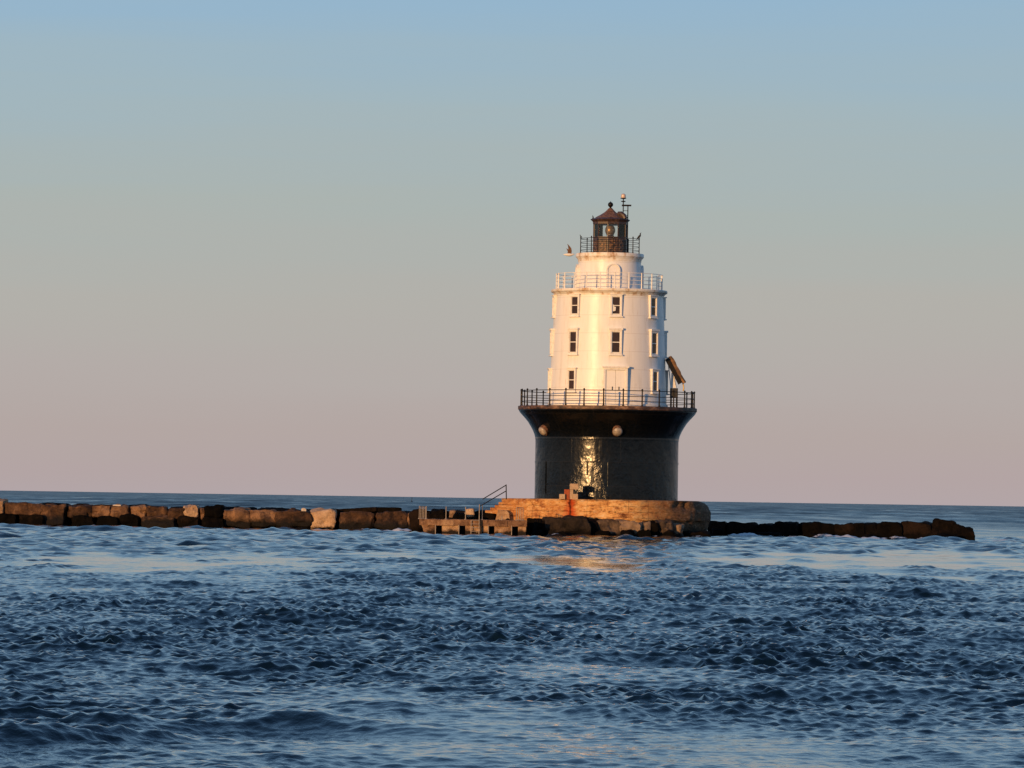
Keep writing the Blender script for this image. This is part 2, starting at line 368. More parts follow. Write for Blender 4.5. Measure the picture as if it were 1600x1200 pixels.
def build_sea():
    fine = np.linspace(R(-8.5), R(8.5), 1250)
    rest = np.linspace(R(8.5), R(351.5), 110)[1:-1]
    th = np.concatenate([fine, rest]); nt = len(th)
    rr = np.concatenate([np.geomspace(2.0, 44, 22)[:-1], np.geomspace(44, 232, 1680)[:-1], np.geomspace(232, 450, 420)[:-1], np.geomspace(450, 4000, 420)[:-1], np.geomspace(4000, 60000, 60)])
    nr = len(rr)
    dr = np.gradient(rr)
    X = (CAM.x + np.outer(rr, np.sin(th))).astype(np.float32); Y = (CAM.y + np.outer(rr, np.cos(th))).astype(np.float32)
    m = slick_mask(X[:, :], Y[:, :]).astype(np.float32)
    # regional strength of the chop, along distance from the camera side
    dist = rr
    reg = np.interp(dist, [0, 50, 62, 75, 100, 205, 216, 235, 300, 420, 900, 3000], [0.44, 0.44, 0.56, 0.82, 0.98, 1.02, 1.05, 1.1, 1.2, 1.1, 1.0, 0.8]).astype(np.float32)
    gust = (1 + 0.18 * np.sin(X * 0.31 + Y * 0.045) * np.sin(Y * 0.071 - X * 0.13 + 1) + 0.16 * np.sin(X * 0.9 - Y * 0.11 + 2.0) + 0.16 * np.sin(X * 0.5 + Y * 0.23 + 4.0)).astype(np.float32)
    A = m * gust * reg[:, None]
    Z = np.zeros_like(X); DX = np.zeros_like(X); DY = np.zeros_like(X)
    lam = np.concatenate([np.exp(RNG.uniform(math.log(0.15), math.log(0.24), 40)), np.exp(RNG.uniform(math.log(0.22), math.log(0.5), 140)), np.exp(RNG.uniform(math.log(0.48), math.log(0.9), 70)), np.exp(RNG.uniform(math.log(0.85), math.log(3.0), 50)), np.exp(RNG.uniform(math.log(3.0), math.log(9), 30))]); lam.sort()
    for L in lam:
        base = R(-98) if RNG.random() < 0.72 else R(-40)
        a = base + RNG.normal(0, R(46))
        kx, ky = math.cos(a), math.sin(a); k = 2 * PI / L
        ph = RNG.uniform(0, 2 * PI)
        s = 0.036 * (0.62 if L < 0.24 else 1.12 if L < 0.5 else 0.86 if L < 0.9 else 0.58 if L < 3.0 else 0.40) * RNG.uniform(0.7, 1.3)
        far_gain = np.interp(dist, [225, 270, 430, 900], [1.0, 1.35, 1.45, 1.7]).astype(np.float32)[:, None] if L > 0.9 else None
        ok = np.clip((L / (1.5 * dr) - 1) * 1.5, 0, 1); ok[rr < 44] = 0
        rows = np.where(ok > 0.01)[0]
        if len(rows) == 0: continue
        q = slice(rows[0], rows[-1] + 1)
        amp = (s / k) * ok[q][:, None].astype(np.float32) * A[q]
        if far_gain is not None: amp = amp * far_gain[q]
        p = (k * (kx * X[q] + ky * Y[q]) + ph).astype(np.float32)
        c = np.cos(p); sn = np.sin(p)
        Z[q] += amp * c; DX[q] -= 0.7 * kx * amp * sn; DY[q] -= 0.7 * ky * amp * sn
    # longer swell
    dr_far = rr
    for (L, h, adeg, ph) in [(9.0, 0.040, -80, 0.4), (13.0, 0.055, -112, 2.1), (7.2, 0.030, -60, 4.0), (21.0, 0.06, -96, 1.0), (5.4, 0.022, -120, 3.0), (17, 0.07, -75, 0.2), (26, 0.11, -105, 5.0), (33, 0.13, -85, 2.2), (44, 0.15, -99, 1.2), (30, 0.11, -66, 3.9), (60, 0.17, -90, 0.7), (52, 0.14, -118, 2.9)]:
        k = 2 * PI / L; a = R(adeg)
        ok = np.clip((L / (2.4 * dr) - 1) * 1.5, 0, 1)
        h = h * (np.clip((dr_far - 430) / 500, 0, 1) if L > 15 else 1.0)
        Z += ((h * ok)[:, None] * np.sqrt(np.clip(m, 0, 1)) * np.sin(k * (math.cos(a) * X + math.sin(a) * Y) + ph)).astype(np.float32)
    # single steeper crests: (u, v, length m, width m, height m, turn)
    for (u, v, ln, wd, h, turn) in [(110, 1168, 1.25, 0.62, 0.25, 0.17), (300, 1134, 2.3, 0.7, 0.21, 0.07), (560, 1138, 1.5, 0.7, 0.19, -0.08), (60, 1120, 1.3, 0.8, 0.18, 0.05),
                                    (600, 1113, 0.8, 0.9, 0.10, -0.1), (1300, 846, 5.0, 2.0, 0.22, 0.0), (1120, 850, 4.0, 2.0, 0.16, 0.0), (1250, 893, 4.2, 2.2, 0.15, 0.05), (1500, 896, 5.0, 2.0, 0.16, -0.02),
                                    (900, 891, 5, 2.0, 0.12, 0.0), (1050, 1012, 1.8, 1.0, 0.12, -0.05), (820, 1030, 1.6, 0.9, 0.10, 0.1)]:
        x0, y0 = sea(u, v)
        ex = (X - x0) + 0.0; ey = (Y - y0) - turn * 6 * (X - x0)
        Z += (h * np.exp(-(ex / ln) ** 2) * np.exp(-(ey / wd) ** 2)).astype(np.float32)
    foam = np.zeros_like(X)
    for (u0, u1, y0, k) in FOAM:
        x0 = at((u0 + u1) / 2, 830, y0).x; d = y0 - CAM.y
        hx = (u1 - u0) / 2 * d / F_PX; hy = 1.3 if d > 200 else 0.35
        g = np.exp(-((X - x0) / hx) ** 4 - ((Y - y0) / hy) ** 2)
        foam = np.maximum(foam, k * g)
        Z += (0.34 * k * g * (0.75 + 0.35 * np.sin(X * 2.3 + Y) * np.sin(X * 5.1 + 2 * Y))).astype(np.float32)
    X += DX; Y += DY
    V = np.stack([X, Y, Z], -1).reshape(-1, 3)
    i = np.arange(nr - 1)[:, None]; j = np.arange(nt)[None, :]; j2 = (j + 1) % nt
    Q = np.stack([i * nt + j, i * nt + j2, (i + 1) * nt + j2, (i + 1) * nt + j], -1).reshape(-1, 4)[:, ::-1]
    me = bpy.data.meshes.new('sea')
    me.vertices.add(len(V)); me.vertices.foreach_set('co', V.astype(np.float32).ravel())
    me.loops.add(Q.size); me.loops.foreach_set('vertex_index', Q.astype(np.int32).ravel())
    me.polygons.add(len(Q)); me.polygons.foreach_set('loop_start', np.arange(0, Q.size, 4, dtype=np.int32))
    me.polygons.foreach_set('use_smooth', np.ones(len(Q), dtype=bool))
    me.update(calc_edges=True)
    at_ = me.attributes.new('foam', 'FLOAT', 'POINT'); at_.data.foreach_set('value', foam.astype(np.float32).ravel())
    at_ = me.attributes.new('chop', 'FLOAT', 'POINT'); at_.data.foreach_set('value', np.clip(m, 0, 1).astype(np.float32).ravel())
    n = NT('sea_water'); P = n.pos()
    at1 = n.n('ShaderNodeAttribute', attribute_name='foam').outputs['Fac']
    at2 = n.n('ShaderNodeAttribute', attribute_name='chop').outputs['Fac']
    r1 = n.noise(n.scale(P, (1.0, 0.7, 1.0)), 2.6, 4, 0.6); r2 = n.noise(n.scale(P, (1.0, 0.75, 1.0)), 9.0, 3, 0.55)
    h = n.math('MULTIPLY', n.math('ADD', n.math('MULTIPLY', r1, 0.7), n.math('MULTIPLY', r2, 0.35)), n.math('ADD', n.math('MULTIPLY', at2, 0.6), 0.4))
    bp = n.bump(h, 0.42, 0.10)
    far = n.math('DIVIDE', n.math('SUBTRACT', n.sep(P)[1], 20.0), 700.0, clamp=True)
    wind = n.noise(n.scale(P, (0.05, 0.004, 1.0)), 1.0, 6, 0.75)
    rg = n.math('ADD', 0.035, n.math('MULTIPLY', n.math('POWER', far, 0.5), n.ramp(wind, [(0.32, 0.12), (0.68, 0.58)])))
    b = n.bsdf((0.002, 0.008, 0.0145), rg, bp, spec=0.5, ior=1.333)
    fm = n.n('ShaderNodeBsdfDiffuse'); fm.inputs[0].default_value = (0.75, 0.74, 0.72, 1)
    fn = n.noise(n.scale(P, (1.6, 0.9, 1.6)), 2.2, 6, 0.7)
    ff = n.ramp(n.math('ADD', n.math('MULTIPLY', at1, 1.5), n.math('MULTIPLY', n.math('SUBTRACT', fn, 0.5), 1.7)), [(0.52, 0.0), (0.72, 0.95)])
    ff = n.math('MULTIPLY', ff, n.math('GREATER_THAN', at1, 0.05))
    ms = n.n('ShaderNodeMixShader'); n.l(ff, ms.inputs[0]); n.l(b.outputs[0], ms.inputs[1]); n.l(fm.outputs[0], ms.inputs[2])
    n.l(ms.outputs[0], n.out.inputs[0])
    me.materials.append(n.m)
    o = bpy.data.objects.new('sea', me); COL.objects.link(o)
    tag(o, 'dark blue choppy sea with smooth bright slicks reaching the horizon', None, kind='structure')
build_sea()

# ------------------------------------------------------------------ lighthouse
HOR = 781.0; SC = 18.4
def zz(v): return CAM_H + (HOR - v) / SC
Z0 = 3.1
LH = tag(empty('lighthouse', (0, 0, Z0)), 'round white lighthouse tower on a flared black caisson above orange concrete', 'lighthouse')
OFF = (0, 0, Z0)
CR = 6.08; DR = 7.55
prof = [(CR, Z0 - 0.15), (CR, 4.2), (CR, 6.2), (CR, zz(690)), (CR + 0.02, zz(686))]
for dx, v in [(0.10, 680), (0.24, 674), (0.42, 668), (0.66, 661), (0.93, 655), (1.16, 650.5), (1.33, 647), (1.44, 644)]:
    prof.append((CR + dx, zz(v)))
DZ0 = 10.62; DZ1 = 10.95
prof += [(DR - 0.02, DZ0), (4.0, DZ0 + 0.002)]
caisson = MB().lathe(prof, 160).build('caisson', BLACK, LH, OFF, True, angle=25)
# rings where the plates are flanged together
for z, h, w in [(zz(686), 0.09, 0.035), (6.24, 0.07, 0.03)]:
    MB().lathe([(CR - 0.05, z - h), (CR + w, z - h), (CR + w, z + h), (CR - 0.05, z + h)], 160).build('flange', BLACK, caisson, OFF, True)
def curved_plate(mb, r, a0, a1, z0, z1, t, n=8):
    for k in range(n):
        b0 = a0 + (a1 - a0) * k / n; b1 = a0 + (a1 - a0) * (k + 1) / n
        vs = [polar(r - 0.05, b0, z0), polar(r + t, b0, z0), polar(r + t, b1, z0), polar(r - 0.05, b1, z0), polar(r - 0.05, b0, z1), polar(r + t, b0, z1), polar(r + t, b1, z1), polar(r - 0.05, b1, z1)]
        fs = [(0, 1, 2, 3), (7, 6, 5, 4), (1, 5, 6, 2), (0, 3, 7, 4)]
        if k == 0: fs.append((0, 4, 5, 1))
        if k == n - 1: fs.append((3, 2, 6, 7))
        mb.add(vs, fs)
    return mb
curved_plate(MB(), CR, -15.5, 1.0, 3.0, zz(722), 0.045).build('patch_plate', BLACK, caisson, OFF, True)
mb = MB(); curved_plate(mb, CR, -17.0, -15.6, zz(744), zz(722), 0.08, 2); curved_plate(mb, CR, -15.6, -9.2, zz(724), zz(722), 0.085, 4)
mb.build('angle_iron', IRON, caisson, OFF)
h_ = curved_plate(MB(), CR, -76, -58, 3.55, zz(723), 0.07, 6).build('hatch', BLACK, caisson, OFF, True)
for a in (-70, -66, -62): pass
# domed ventilation cowls on the flare
def cowl(a):
    z = zz(676.5); r = CR + 0.18
    c = polar(r + 0.02, a, z + 0.22); n_ = (polar(0.8, a) + Vector((0, 0, -0.62))).normalized(); t_ = n_.cross(Vector((0, 0, 1))).normalized(); u_ = t_.cross(n_)
    mb = MB(); prof = [(0.38, -0.45), (0.40, 0.0), (0.41, 0.26), (0.44, 0.27), (0.44, 0.33), (0.03, 0.331)]
    vs = []; fs = []; N_ = 28
    for (rr_, d) in prof:
        for k in range(N_):
            b = 2 * PI * k / N_
            vs.append(c + t_ * (math.cos(b) * rr_) + u_ * (math.sin(b) * rr_ * 1.05 - 0.10 * d) + n_ * d)
    for i in range(len(prof) - 1):
        for k in range(N_):
            fs.append((i * N_ + k, i * N_ + (k + 1) % N_, (i + 1) * N_ + (k + 1) % N_, (i + 1) * N_ + k))
    fs.append(tuple((len(prof) - 1) * N_ + k for k in range(N_)))
    o = mb.add(vs, fs).build('vent_cowl', ROOFM, caisson, OFF, True, angle=40)
    mb = MB(); vs = []; prof = [(0.41, 0.32), (0.41, 0.36), (0.37, 0.45), (0.27, 0.53), (0.14, 0.57), (0.02, 0.58)]
    for (rr_, d) in prof:
        for k in range(N_):
            b = 2 * PI * k / N_
            vs.append(c + t_ * (math.cos(b) * rr_) + u_ * (math.sin(b) * rr_) + n_ * d)
    fs = [(i * N_ + k, i * N_ + (k + 1) % N_, (i + 1) * N_ + (k + 1) % N_, (i + 1) * N_ + k) for i in range(len(prof) - 1) for k in range(N_)]
    fs += [tuple(range(N_))[::-1], tuple((len(prof) - 1) * N_ + k for k in range(N_))]
    mb.add(vs, fs).build('vent_cap', GREY, caisson, OFF, True, angle=60)
for a in (6.5, -57): cowl(a)
# gallery deck
MB().lathe([(4.0, DZ0 + 0.06), (DR, DZ0 + 0.004), (DR + 0.05, DZ0 + 0.05), (DR + 0.05, DZ1 - 0.03), (DR, DZ1), (4.0, DZ1 + 0.02)], 160).build('gallery_deck', EDGE, LH, OFF, True)

def railing(name, r, z, h, levels, npost, a0, prad, rrad, mat, cap, taper=False):
    def ring(zz_): return [polar(r, 360 * k / 120, z + zz_) for k in range(120)]
    top = MB().sweep(ring(h), rrad, 6, True).build(name, mat, LH, OFF, True)
    for lv in levels: MB().sweep(ring(h * lv), rrad * 0.85, 6, True).build('rail', mat, top, OFF, True)
    pm = MB().lathe([(prad * 1.5, 0), (prad * 1.5, 0.06), (prad, 0.09), (prad * (0.85), h - 0.05), (prad, h)] + ([(cap * 0.8, h + 0.02), (cap, h + 0.08), (cap * 0.75, h + 0.14), (0.01, h + 0.17)] if cap else [(prad * 0.9, h + 0.03), (0.01, h + 0.04)]), 10)
    p0 = None
    for k in range(npost):
        loc = polar(r, a0 + 360 * k / npost, z) - Vector(OFF)
        if p0 is None: p0 = pm.build('post', mat, top, None, True); p0.location = loc
        else: dup(p0, top, loc)
    return top
railing('gallery_railing', 7.36, DZ1, 1.28, [0.62, 0.30], 28, -3.8, 0.065, 0.036, IRON, 0.085)

# white tower
def trad(z): return np.interp(z, [10.9, 13.8, 18.0, 20.6], [5.03, 4.90, 4.715, 4.58])
tower = MB().lathe([(trad(z), z) for z in np.linspace(DZ1 - 0.05, 20.45, 25)], 160).build('tower', WHITE, LH, OFF, True, angle=25)
MB().lathe([(trad(DZ1) - 0.1, DZ1 - 0.02), (trad(DZ1) + 0.09, DZ1 - 0.02), (trad(DZ1) + 0.09, DZ1 + 0.22), (trad(DZ1) - 0.1, DZ1 + 0.28)], 160).build('base_band', TRIM, tower, OFF, True)
T0 = 20.88
cprof = [(4.50, 20.32), (4.64, 20.32), (4.64, 20.42), (4.70, 20.46), (4.74, 20.54), (4.84, 20.62), (4.93, 20.66), (4.95, 20.70), (4.95, T0 - 0.05), (4.92, T0), (2.0, T0 + 0.03)]
MB().lathe(cprof, 160).build('cornice', CORN, LH, OFF, True, angle=30)

def win_proto(h, w, lintel_big, tall=False):
    """local frame: x along the wall, -y outwards, z up; origin bottom centre of the opening on the wall"""
    ft = 0.15; d = 0.16; hw = w / 2
    fr = MB()
    fr.box(-hw - ft, -hw, -d, 0.25, -0.02, h); fr.box(hw, hw + ft, -d, 0.25, -0.02, h)
    fr.box(-hw - ft, hw + ft, -d + 0.004, 0.25, h, h + ft); fr.box(-hw - ft, hw + ft, -d + 0.004, 0.25, -ft, -0.02)
    f = fr.build('window', TRIM, LH, None, bevel=0.012)
    kids = []
    kids.append(MB().box(-hw, hw, -0.045, 0.2, 0, h).build('pane', GLASS, f))
    ds = -0.09
    s_ = MB(); m = h * 0.5
    s_.box(-hw, hw, ds, -0.03, m - 0.035, m + 0.035)
    for a, b in ((0, m - 0.035), (m + 0.035, h)):
        s_.box(-hw, -hw + 0.05, ds, -0.03, a, b); s_.box(hw - 0.05, hw, ds, -0.03, a, b)
    s_.box(-hw + 0.05, hw - 0.05, ds, -0.03, 0, 0.06); s_.box(-hw + 0.05, hw - 0.05, ds, -0.03, h - 0.05, h)
    kids.append(s_.build('sash', TRIM, f))
    kids.append(MB().box(-hw - ft - 0.06, hw + ft + 0.06, -d - 0.09, 0.25, -ft - 0.09, -ft + 0.003).build('sill', TRIM, f))
    lh = 0.16 if lintel_big else 0.07
    kids.append(MB().box(-hw - ft - 0.07, hw + ft + 0.07, -d - 0.08, 0.25, h + ft - 0.003, h + ft + lh).build('lintel', TRIM, f))
    return f, kids
def place_window(proto, a, z, first=False):
    f, kids = proto
    loc = polar(float(trad(z + 0.7)), a, z) - Vector(OFF)
    if first: f.location = loc; f.rotation_euler = (0, 0, R(a)); return f
    c = dup(f, LH, loc, R(a))
    for k in kids: dup(k, c)
    return c
WA = 6.2
zs = [zz(494.5), zz(554), zz(611.5)]
protos = [win_proto(1.50, 0.70, False), win_proto(1.78, 0.72, True), win_proto(1.64, 0.64, False)]
tops = []
for i, (z, p) in enumerate(zip(zs, protos)):
    first = True
    for k in range(8):
        if i == 2 and k == 0: continue                  # the loading door stands here
        w_ = place_window(p, WA + 45 * k, z, first); first = False
        if i == 0 and k == 0: topwin = w_
# torn white blind behind the middle top window
mb = MB(); mb.add([(-0.30, -0.052, 0.25), (-0.06, -0.052, 0.30), (-0.02, -0.052, 0.62), (-0.16, -0.052, 0.66), (-0.31, -0.052, 0.95),
                   (-0.30, -0.047, 0.25), (-0.06, -0.047, 0.30), (-0.02, -0.047, 0.62), (-0.16, -0.047, 0.66), (-0.31, -0.047, 0.95)],
                  [(0, 1, 2, 3, 4), (9, 8, 7, 6, 5), (0, 5, 6, 1), (1, 6, 7, 2), (2, 7, 8, 3), (3, 8, 9, 4), (4, 9, 5, 0)])
mb.build('torn_blind', TRIM, topwin)
# loading door at gallery level
dl = MB(); hw = 0.85
dl.box(-hw, -0.012, -0.10, 0.3, 0, 3.0); dl.box(0.012, hw, -0.10, 0.3, 0, 3.0)
door = dl.build('loading_door', WHITE, LH, None, bevel=0.01)
door.location = polar(float(trad(12.3)), WA, DZ1 + 0.02) - Vector(OFF); door.rotation_euler = (0, 0, R(WA))
df = MB(); df.box(-hw - 0.16, -hw, -0.20, 0.3, 0, 3.02); df.box(hw, hw + 0.16, -0.20, 0.3, 0, 3.02); df.box(-hw - 0.16, hw + 0.16, -0.204, 0.3, 3.02, 3.2)
df.build('frame', TRIM, door, bevel=0.012)
MB().box(-hw - 0.26, hw + 0.26, -0.30, 0.3, 3.2, 3.34).build('lintel', TRIM, door)
for s_ in (-1, 1): MB().box(s_ * 0.28 - 0.03, s_ * 0.28 + 0.03, -0.15, -0.09, 1.30, 1.62).build('handle', IRON, door)

railing('tower_railing', 4.50, T0, 1.33, [0.77, 0.53, 0.27], 23, 4.7, 0.052, 0.026, TRIM, 0)
# watch room
W1 = 23.62
watch = MB().lathe([(2.80, T0), (2.78, T0 + 0.2), (2.74, 21.2), (2.66, 23.3), (2.66, 23.35)], 128).build('watch_room', WHITE, LH, OFF, True, angle=25)
L0 = 23.98
MB().lathe([(2.5, 23.30), (2.70, 23.30), (2.70, 23.42), (2.74, 23.52), (2.84, 23.64), (2.90, 23.70), (2.90, L0 - 0.06), (2.87, L0), (0.8, L0 + 0.02)], 128).build('watch_deck', CORN, LH, OFF, True, angle=30)
def arch_outline(hw, h):
    pts = [(-hw, 0), (hw, 0), (hw, h - hw)]
    pts += [(hw * math.cos(R(b)), h - hw + hw * math.sin(R(b))) for b in range(15, 180, 15)] + [(-hw, h - hw)]
    return pts
for a in (5.5, -84.5, 95.5):
    o = MB().poly(arch_outline(0.46, 2.02), -0.09, 0.4).build('arched_door', WHITE, watch, bevel=0.01)
    o.location = polar(2.70, a, T0 + 0.03) - Vector(OFF); o.rotation_euler = (0, 0, R(a))
    out = arch_outline(0.58, 2.15); inn = arch_outline(0.46, 2.02)
    n_ = len(out); mb = MB()
    mb.add([(x, -0.16, z) for x, z in out] + [(x, -0.16, z) for x, z in inn] + [(x, 0.4, z) for x, z in out] + [(x, 0.4, z) for x, z in inn],
           [(i, (i + 1) % n_, n_ + (i + 1) % n_, n_ + i) for i in range(1, n_)] + [(2 * n_ + i, i, (i + 1) % n_, 2 * n_ + (i + 1) % n_)[::-1] for i in range(1, n_)] + [(n_ + i, n_ + (i + 1) % n_, 3 * n_ + (i + 1) % n_, 3 * n_ + i) for i in range(1, n_)])
    fr_ = mb.build('door_frame', TRIM, watch)
    fr_.location = o.location; fr_.rotation_euler = o.rotation_euler
railing('lantern_railing', 2.50, L0, 1.26, [0.74, 0.48, 0.22], 8, -85, 0.045, 0.024, IRON, 0.06)

# lantern, ten sided
LR = 1.44; A0 = R(-9); NS = 10
G0 = zz(371.0); G1 = zz(351.0); E0 = zz(343.5)
lw = MB().lathe([(LR, L0), (LR, G0 - 0.06), (LR + 0.05, G0 - 0.06), (LR + 0.05, G0 + 0.02), (LR - 0.12, G0 + 0.02)], NS, A0).build('lantern_wall', BRONZE, LH, OFF)
for k in range(NS):
    a = math.degrees(A0) + 36 * k
    p = polar(LR - 0.02, a)
    MB().box(-0.035, 0.035, -0.04, 0.04, L0 + 0.02, G1 + 0.05, Matrix.Translation(p) @ Matrix.Rotation(R(a), 4, 'Z')).build('mullion', BRONZE, lw, OFF)
    am = a + 18; r_ = LR * math.cos(R(18)) - 0.03; w2 = LR * math.sin(R(18)) - 0.05
    pane = MB().box(-w2, w2, -0.008, 0.008, G0 + 0.02, G1, Matrix.Translation(polar(r_, am)) @ Matrix.Rotation(R(am), 4, 'Z')).build('lantern_pane', LGLASS, lw, OFF)
    # riveted panels of the lower wall
    MB().box(-w2 + 0.06, w2 - 0.06, -0.045, 0.02, L0 + 0.14, G0 - 0.2, Matrix.Translation(polar(r_ + 0.03, am)) @ Matrix.Rotation(R(am), 4, 'Z')).build('wall_panel', PANEL, lw, OFF, bevel=0.02)
LENSM = mat_lantern_glass(); LENSM.name = 'lens_glass'
lens = MB().lathe([(0.30, G0 + 0.25), (0.36, G0 + 0.32), (0.42, G0 + 0.5), (0.44, G0 + 0.62), (0.42, G0 + 0.74), (0.34, G0 + 0.95), (0.22, G0 + 1.02)], 24).build('lens', mat_plain('brass_lens', (0.34, 0.22, 0.11), 0.42, 0.4, 3, 0.7), LH, OFF, True)
MB().lathe([(0.30, L0), (0.30, L0 + 0.1), (0.16, L0 + 0.3), (0.14, G0 + 0.1), (0.32, G0 + 0.2), (0.32, G0 + 0.26)], 16).build('pedestal', BRONZE, lens, OFF, True)
roof = MB().lathe([(LR + 0.02, G1), (LR + 0.05, G1 + 0.02), (LR + 0.06, E0 - 0.22), (LR + 0.12, E0 - 0.13), (LR + 0.24, E0 - 0.04), (LR + 0.27, E0), (LR + 0.22, E0 + 0.05),
                   (LR - 0.10, E0 + 0.14)], NS, A0).build('lantern_roof', BRONZE, LH, OFF)
MB().lathe([(LR - 0.11, E0 + 0.145), (1.20, E0 + 0.24), (0.90, E0 + 0.40), (0.58, E0 + 0.60), (0.40, E0 + 0.74), (0.27, E0 + 0.88), (0.17, E0 + 0.98), (0.13, E0 + 1.02)], NS, A0).build('roof_slope', ROOFM, roof, OFF)
zb = zz(319.5)
MB().lathe([(0.13, E0 + 0.95), (0.08, zb - 0.24)] + [(max(0.02, 0.225 * math.sin(R(t))), zb - 0.225 * math.cos(R(t))) for t in range(28, 181, 14)] + [(0.03, zb + 0.24), (0.01, zb + 0.32)], 20).build('ball_finial', IRON, roof, OFF, True)
# curved hood on the right flank of the roof
mb = MB(); pts = []
mb.sweep([polar(0.75, 62, E0 + 0.50), polar(1.0, 62, E0 + 0.50), polar(1.28, 62, E0 + 0.30), polar(1.40, 62, E0 + 0.08)], [0.22, 0.24, 0.24, 0.22], 10).build('roof_hood', BRONZE, roof, OFF, True)
# beacon mast behind the lantern
Bp = at(973.5, 345, 0.9); Bq = at(980.8, 345, 0.9)
mast = MB().sweep([(Bp.x, 0.9, L0), (Bp.x, 0.9, zz(309))], 0.045, 8).build('beacon_mast', IRON, LH, OFF, True)
MB().sweep([(Bq.x, 0.9, L0), (Bq.x, 0.9, zz(319.5))], 0.045, 8).build('mast_leg', IRON, mast, OFF, True)
for z in np.arange(L0 + 0.4, zz(321), 0.42): MB().sweep([(Bp.x, 0.9, z), (Bq.x, 0.9, z)], 0.024, 6).build('rung', IRON, mast, OFF)
MB().box(Bp.x - 0.12, Bq.x + 0.28, 0.6, 1.2, zz(320.3), zz(318.3)).build('platform', IRON, mast, OFF)
for z, r_ in [(zz(313), 0.20), (zz(308.2), 0.25)]:
    MB().lathe([(0.05, z - 0.07), (r_, z - 0.02), (r_, z + 0.03), (0.05, z + 0.05)], 20).build('disc', IRON, mast, (-Bp.x, -0.9, Z0), True)
MB().lathe([(0.19, zz(307.5)), (0.21, zz(306)), (0.19, zz(302.5)), (0.12, zz(301.2)), (0.02, zz(300.6))], 20).build('beacon_lamp', mat_plain('pale_lamp_lens', (0.62, 0.47, 0.40), 0.25, 0.2), mast, (-Bp.x, -0.9, Z0), True)
for o in mast.children:
    if o.name.startswith(('disc', 'beacon_lamp')): pass

# hoist on the gallery, right of the tower
hy = -0.6
hp = lambda u, v: at(u, v, hy)
HO = tag(empty('boat_hoist', (hp(1056, 634).x, hy, DZ1 + 0.02)), 'ochre brown boom tilted on pale legs at the right end of the gallery', 'hoist')
ho = HO.location
p0, p1 = hp(1045.5, 558), hp(1067.5, 599)
d_ = (p1 - p0); L_ = d_.length; d_.normalize()
nrm = Vector((d_.z, 0, -d_.x));  nrm = nrm if nrm.x > 0 else -nrm
Mx = Matrix((d_, Vector((0, 1, 0)), nrm)).transposed().to_4x4(); Mx.translation = p0
mb = MB(); n_ = 9; vs = []
prof_b = [(-0.45, -0.06), (0.45, -0.06), (0.45, 0.10), (0.28, 0.22), (-0.28, 0.24), (-0.45, 0.10)]
for i in range(n_):
    t = i / (n_ - 1); k = 1 + 0.05 * math.sin(i * 2.1) + 0.12 * t
    for (yy, qq) in prof_b: vs.append(Mx @ Vector((t * L_ + random.uniform(-0.05, 0.05), yy * random.uniform(0.85, 1.1), qq * k * random.uniform(0.75, 1.2) + 0.02 * math.sin(i * 1.7))))
fs = [(i * 6 + k, i * 6 + (k + 1) % 6, (i + 1) * 6 + (k + 1) % 6, (i + 1) * 6 + k) for i in range(n_ - 1) for k in range(6)] + [tuple(range(6)), tuple((n_ - 1) * 6 + k for k in range(6))]
mb.add(vs, fs).build('boom', OCHRE, HO, ho, True)
MB().box(0.02, L_ - 0.1, -0.47, 0.40, -0.40, -0.05, Mx).build('boom_beam', IRON, HO, ho)
MB().sweep([hp(1067, 598), hp(1068.5, 606), hp(1067.5, 611)], 0.06, 8).build('hook_block', mat_plain('yellow_hook', (0.70, 0.48, 0.16), 0.5), HO, ho, True)
for (ua, va, ub, vb, w) in [(1044.5, 570, 1048.5, 608, 0.045), (1050, 580, 1048.5, 608, 0.04), (1053, 588, 1056.5, 606, 0.045)]:
    MB().sweep([hp(ua, va), hp(ub, vb)], w, 6).build('strut', TRIM, HO, ho, True)
mb = MB(); a_, b_, c_ = hp(1051, 583), hp(1047, 606), hp(1056.5, 606)
mb.add([a_ + Vector((0, -.05, 0)), b_ + Vector((0, -.12, 0)), c_ + Vector((0, -.12, 0)), a_ + Vector((0, .05, 0)), b_ + Vector((0, .12, 0)), c_ + Vector((0, .12, 0))], [(0, 1, 2), (5, 4, 3), (0, 3, 4, 1), (1, 4, 5, 2), (2, 5, 3, 0)])
mb.build('white_cover', TRIM, HO, ho)
w0, w1 = hp(1047, 606.5), hp(1059, 622)
MB().box(w0.x, w1.x, hy - 0.3, hy + 0.3, w1.z, w0.z).build('winch_box', mat_plain('dark_grey_box', (0.012, 0.010, 0.010), 0.5), HO, ho, bevel=0.03)
for u in (1048.5, 1057.5):
    q = hp(u, 620); MB().box(q.x - 0.07, q.x + 0.07, hy - 0.25, hy + 0.25, DZ1 + 0.02, w1.z).build('leg', IRON, HO, ho)

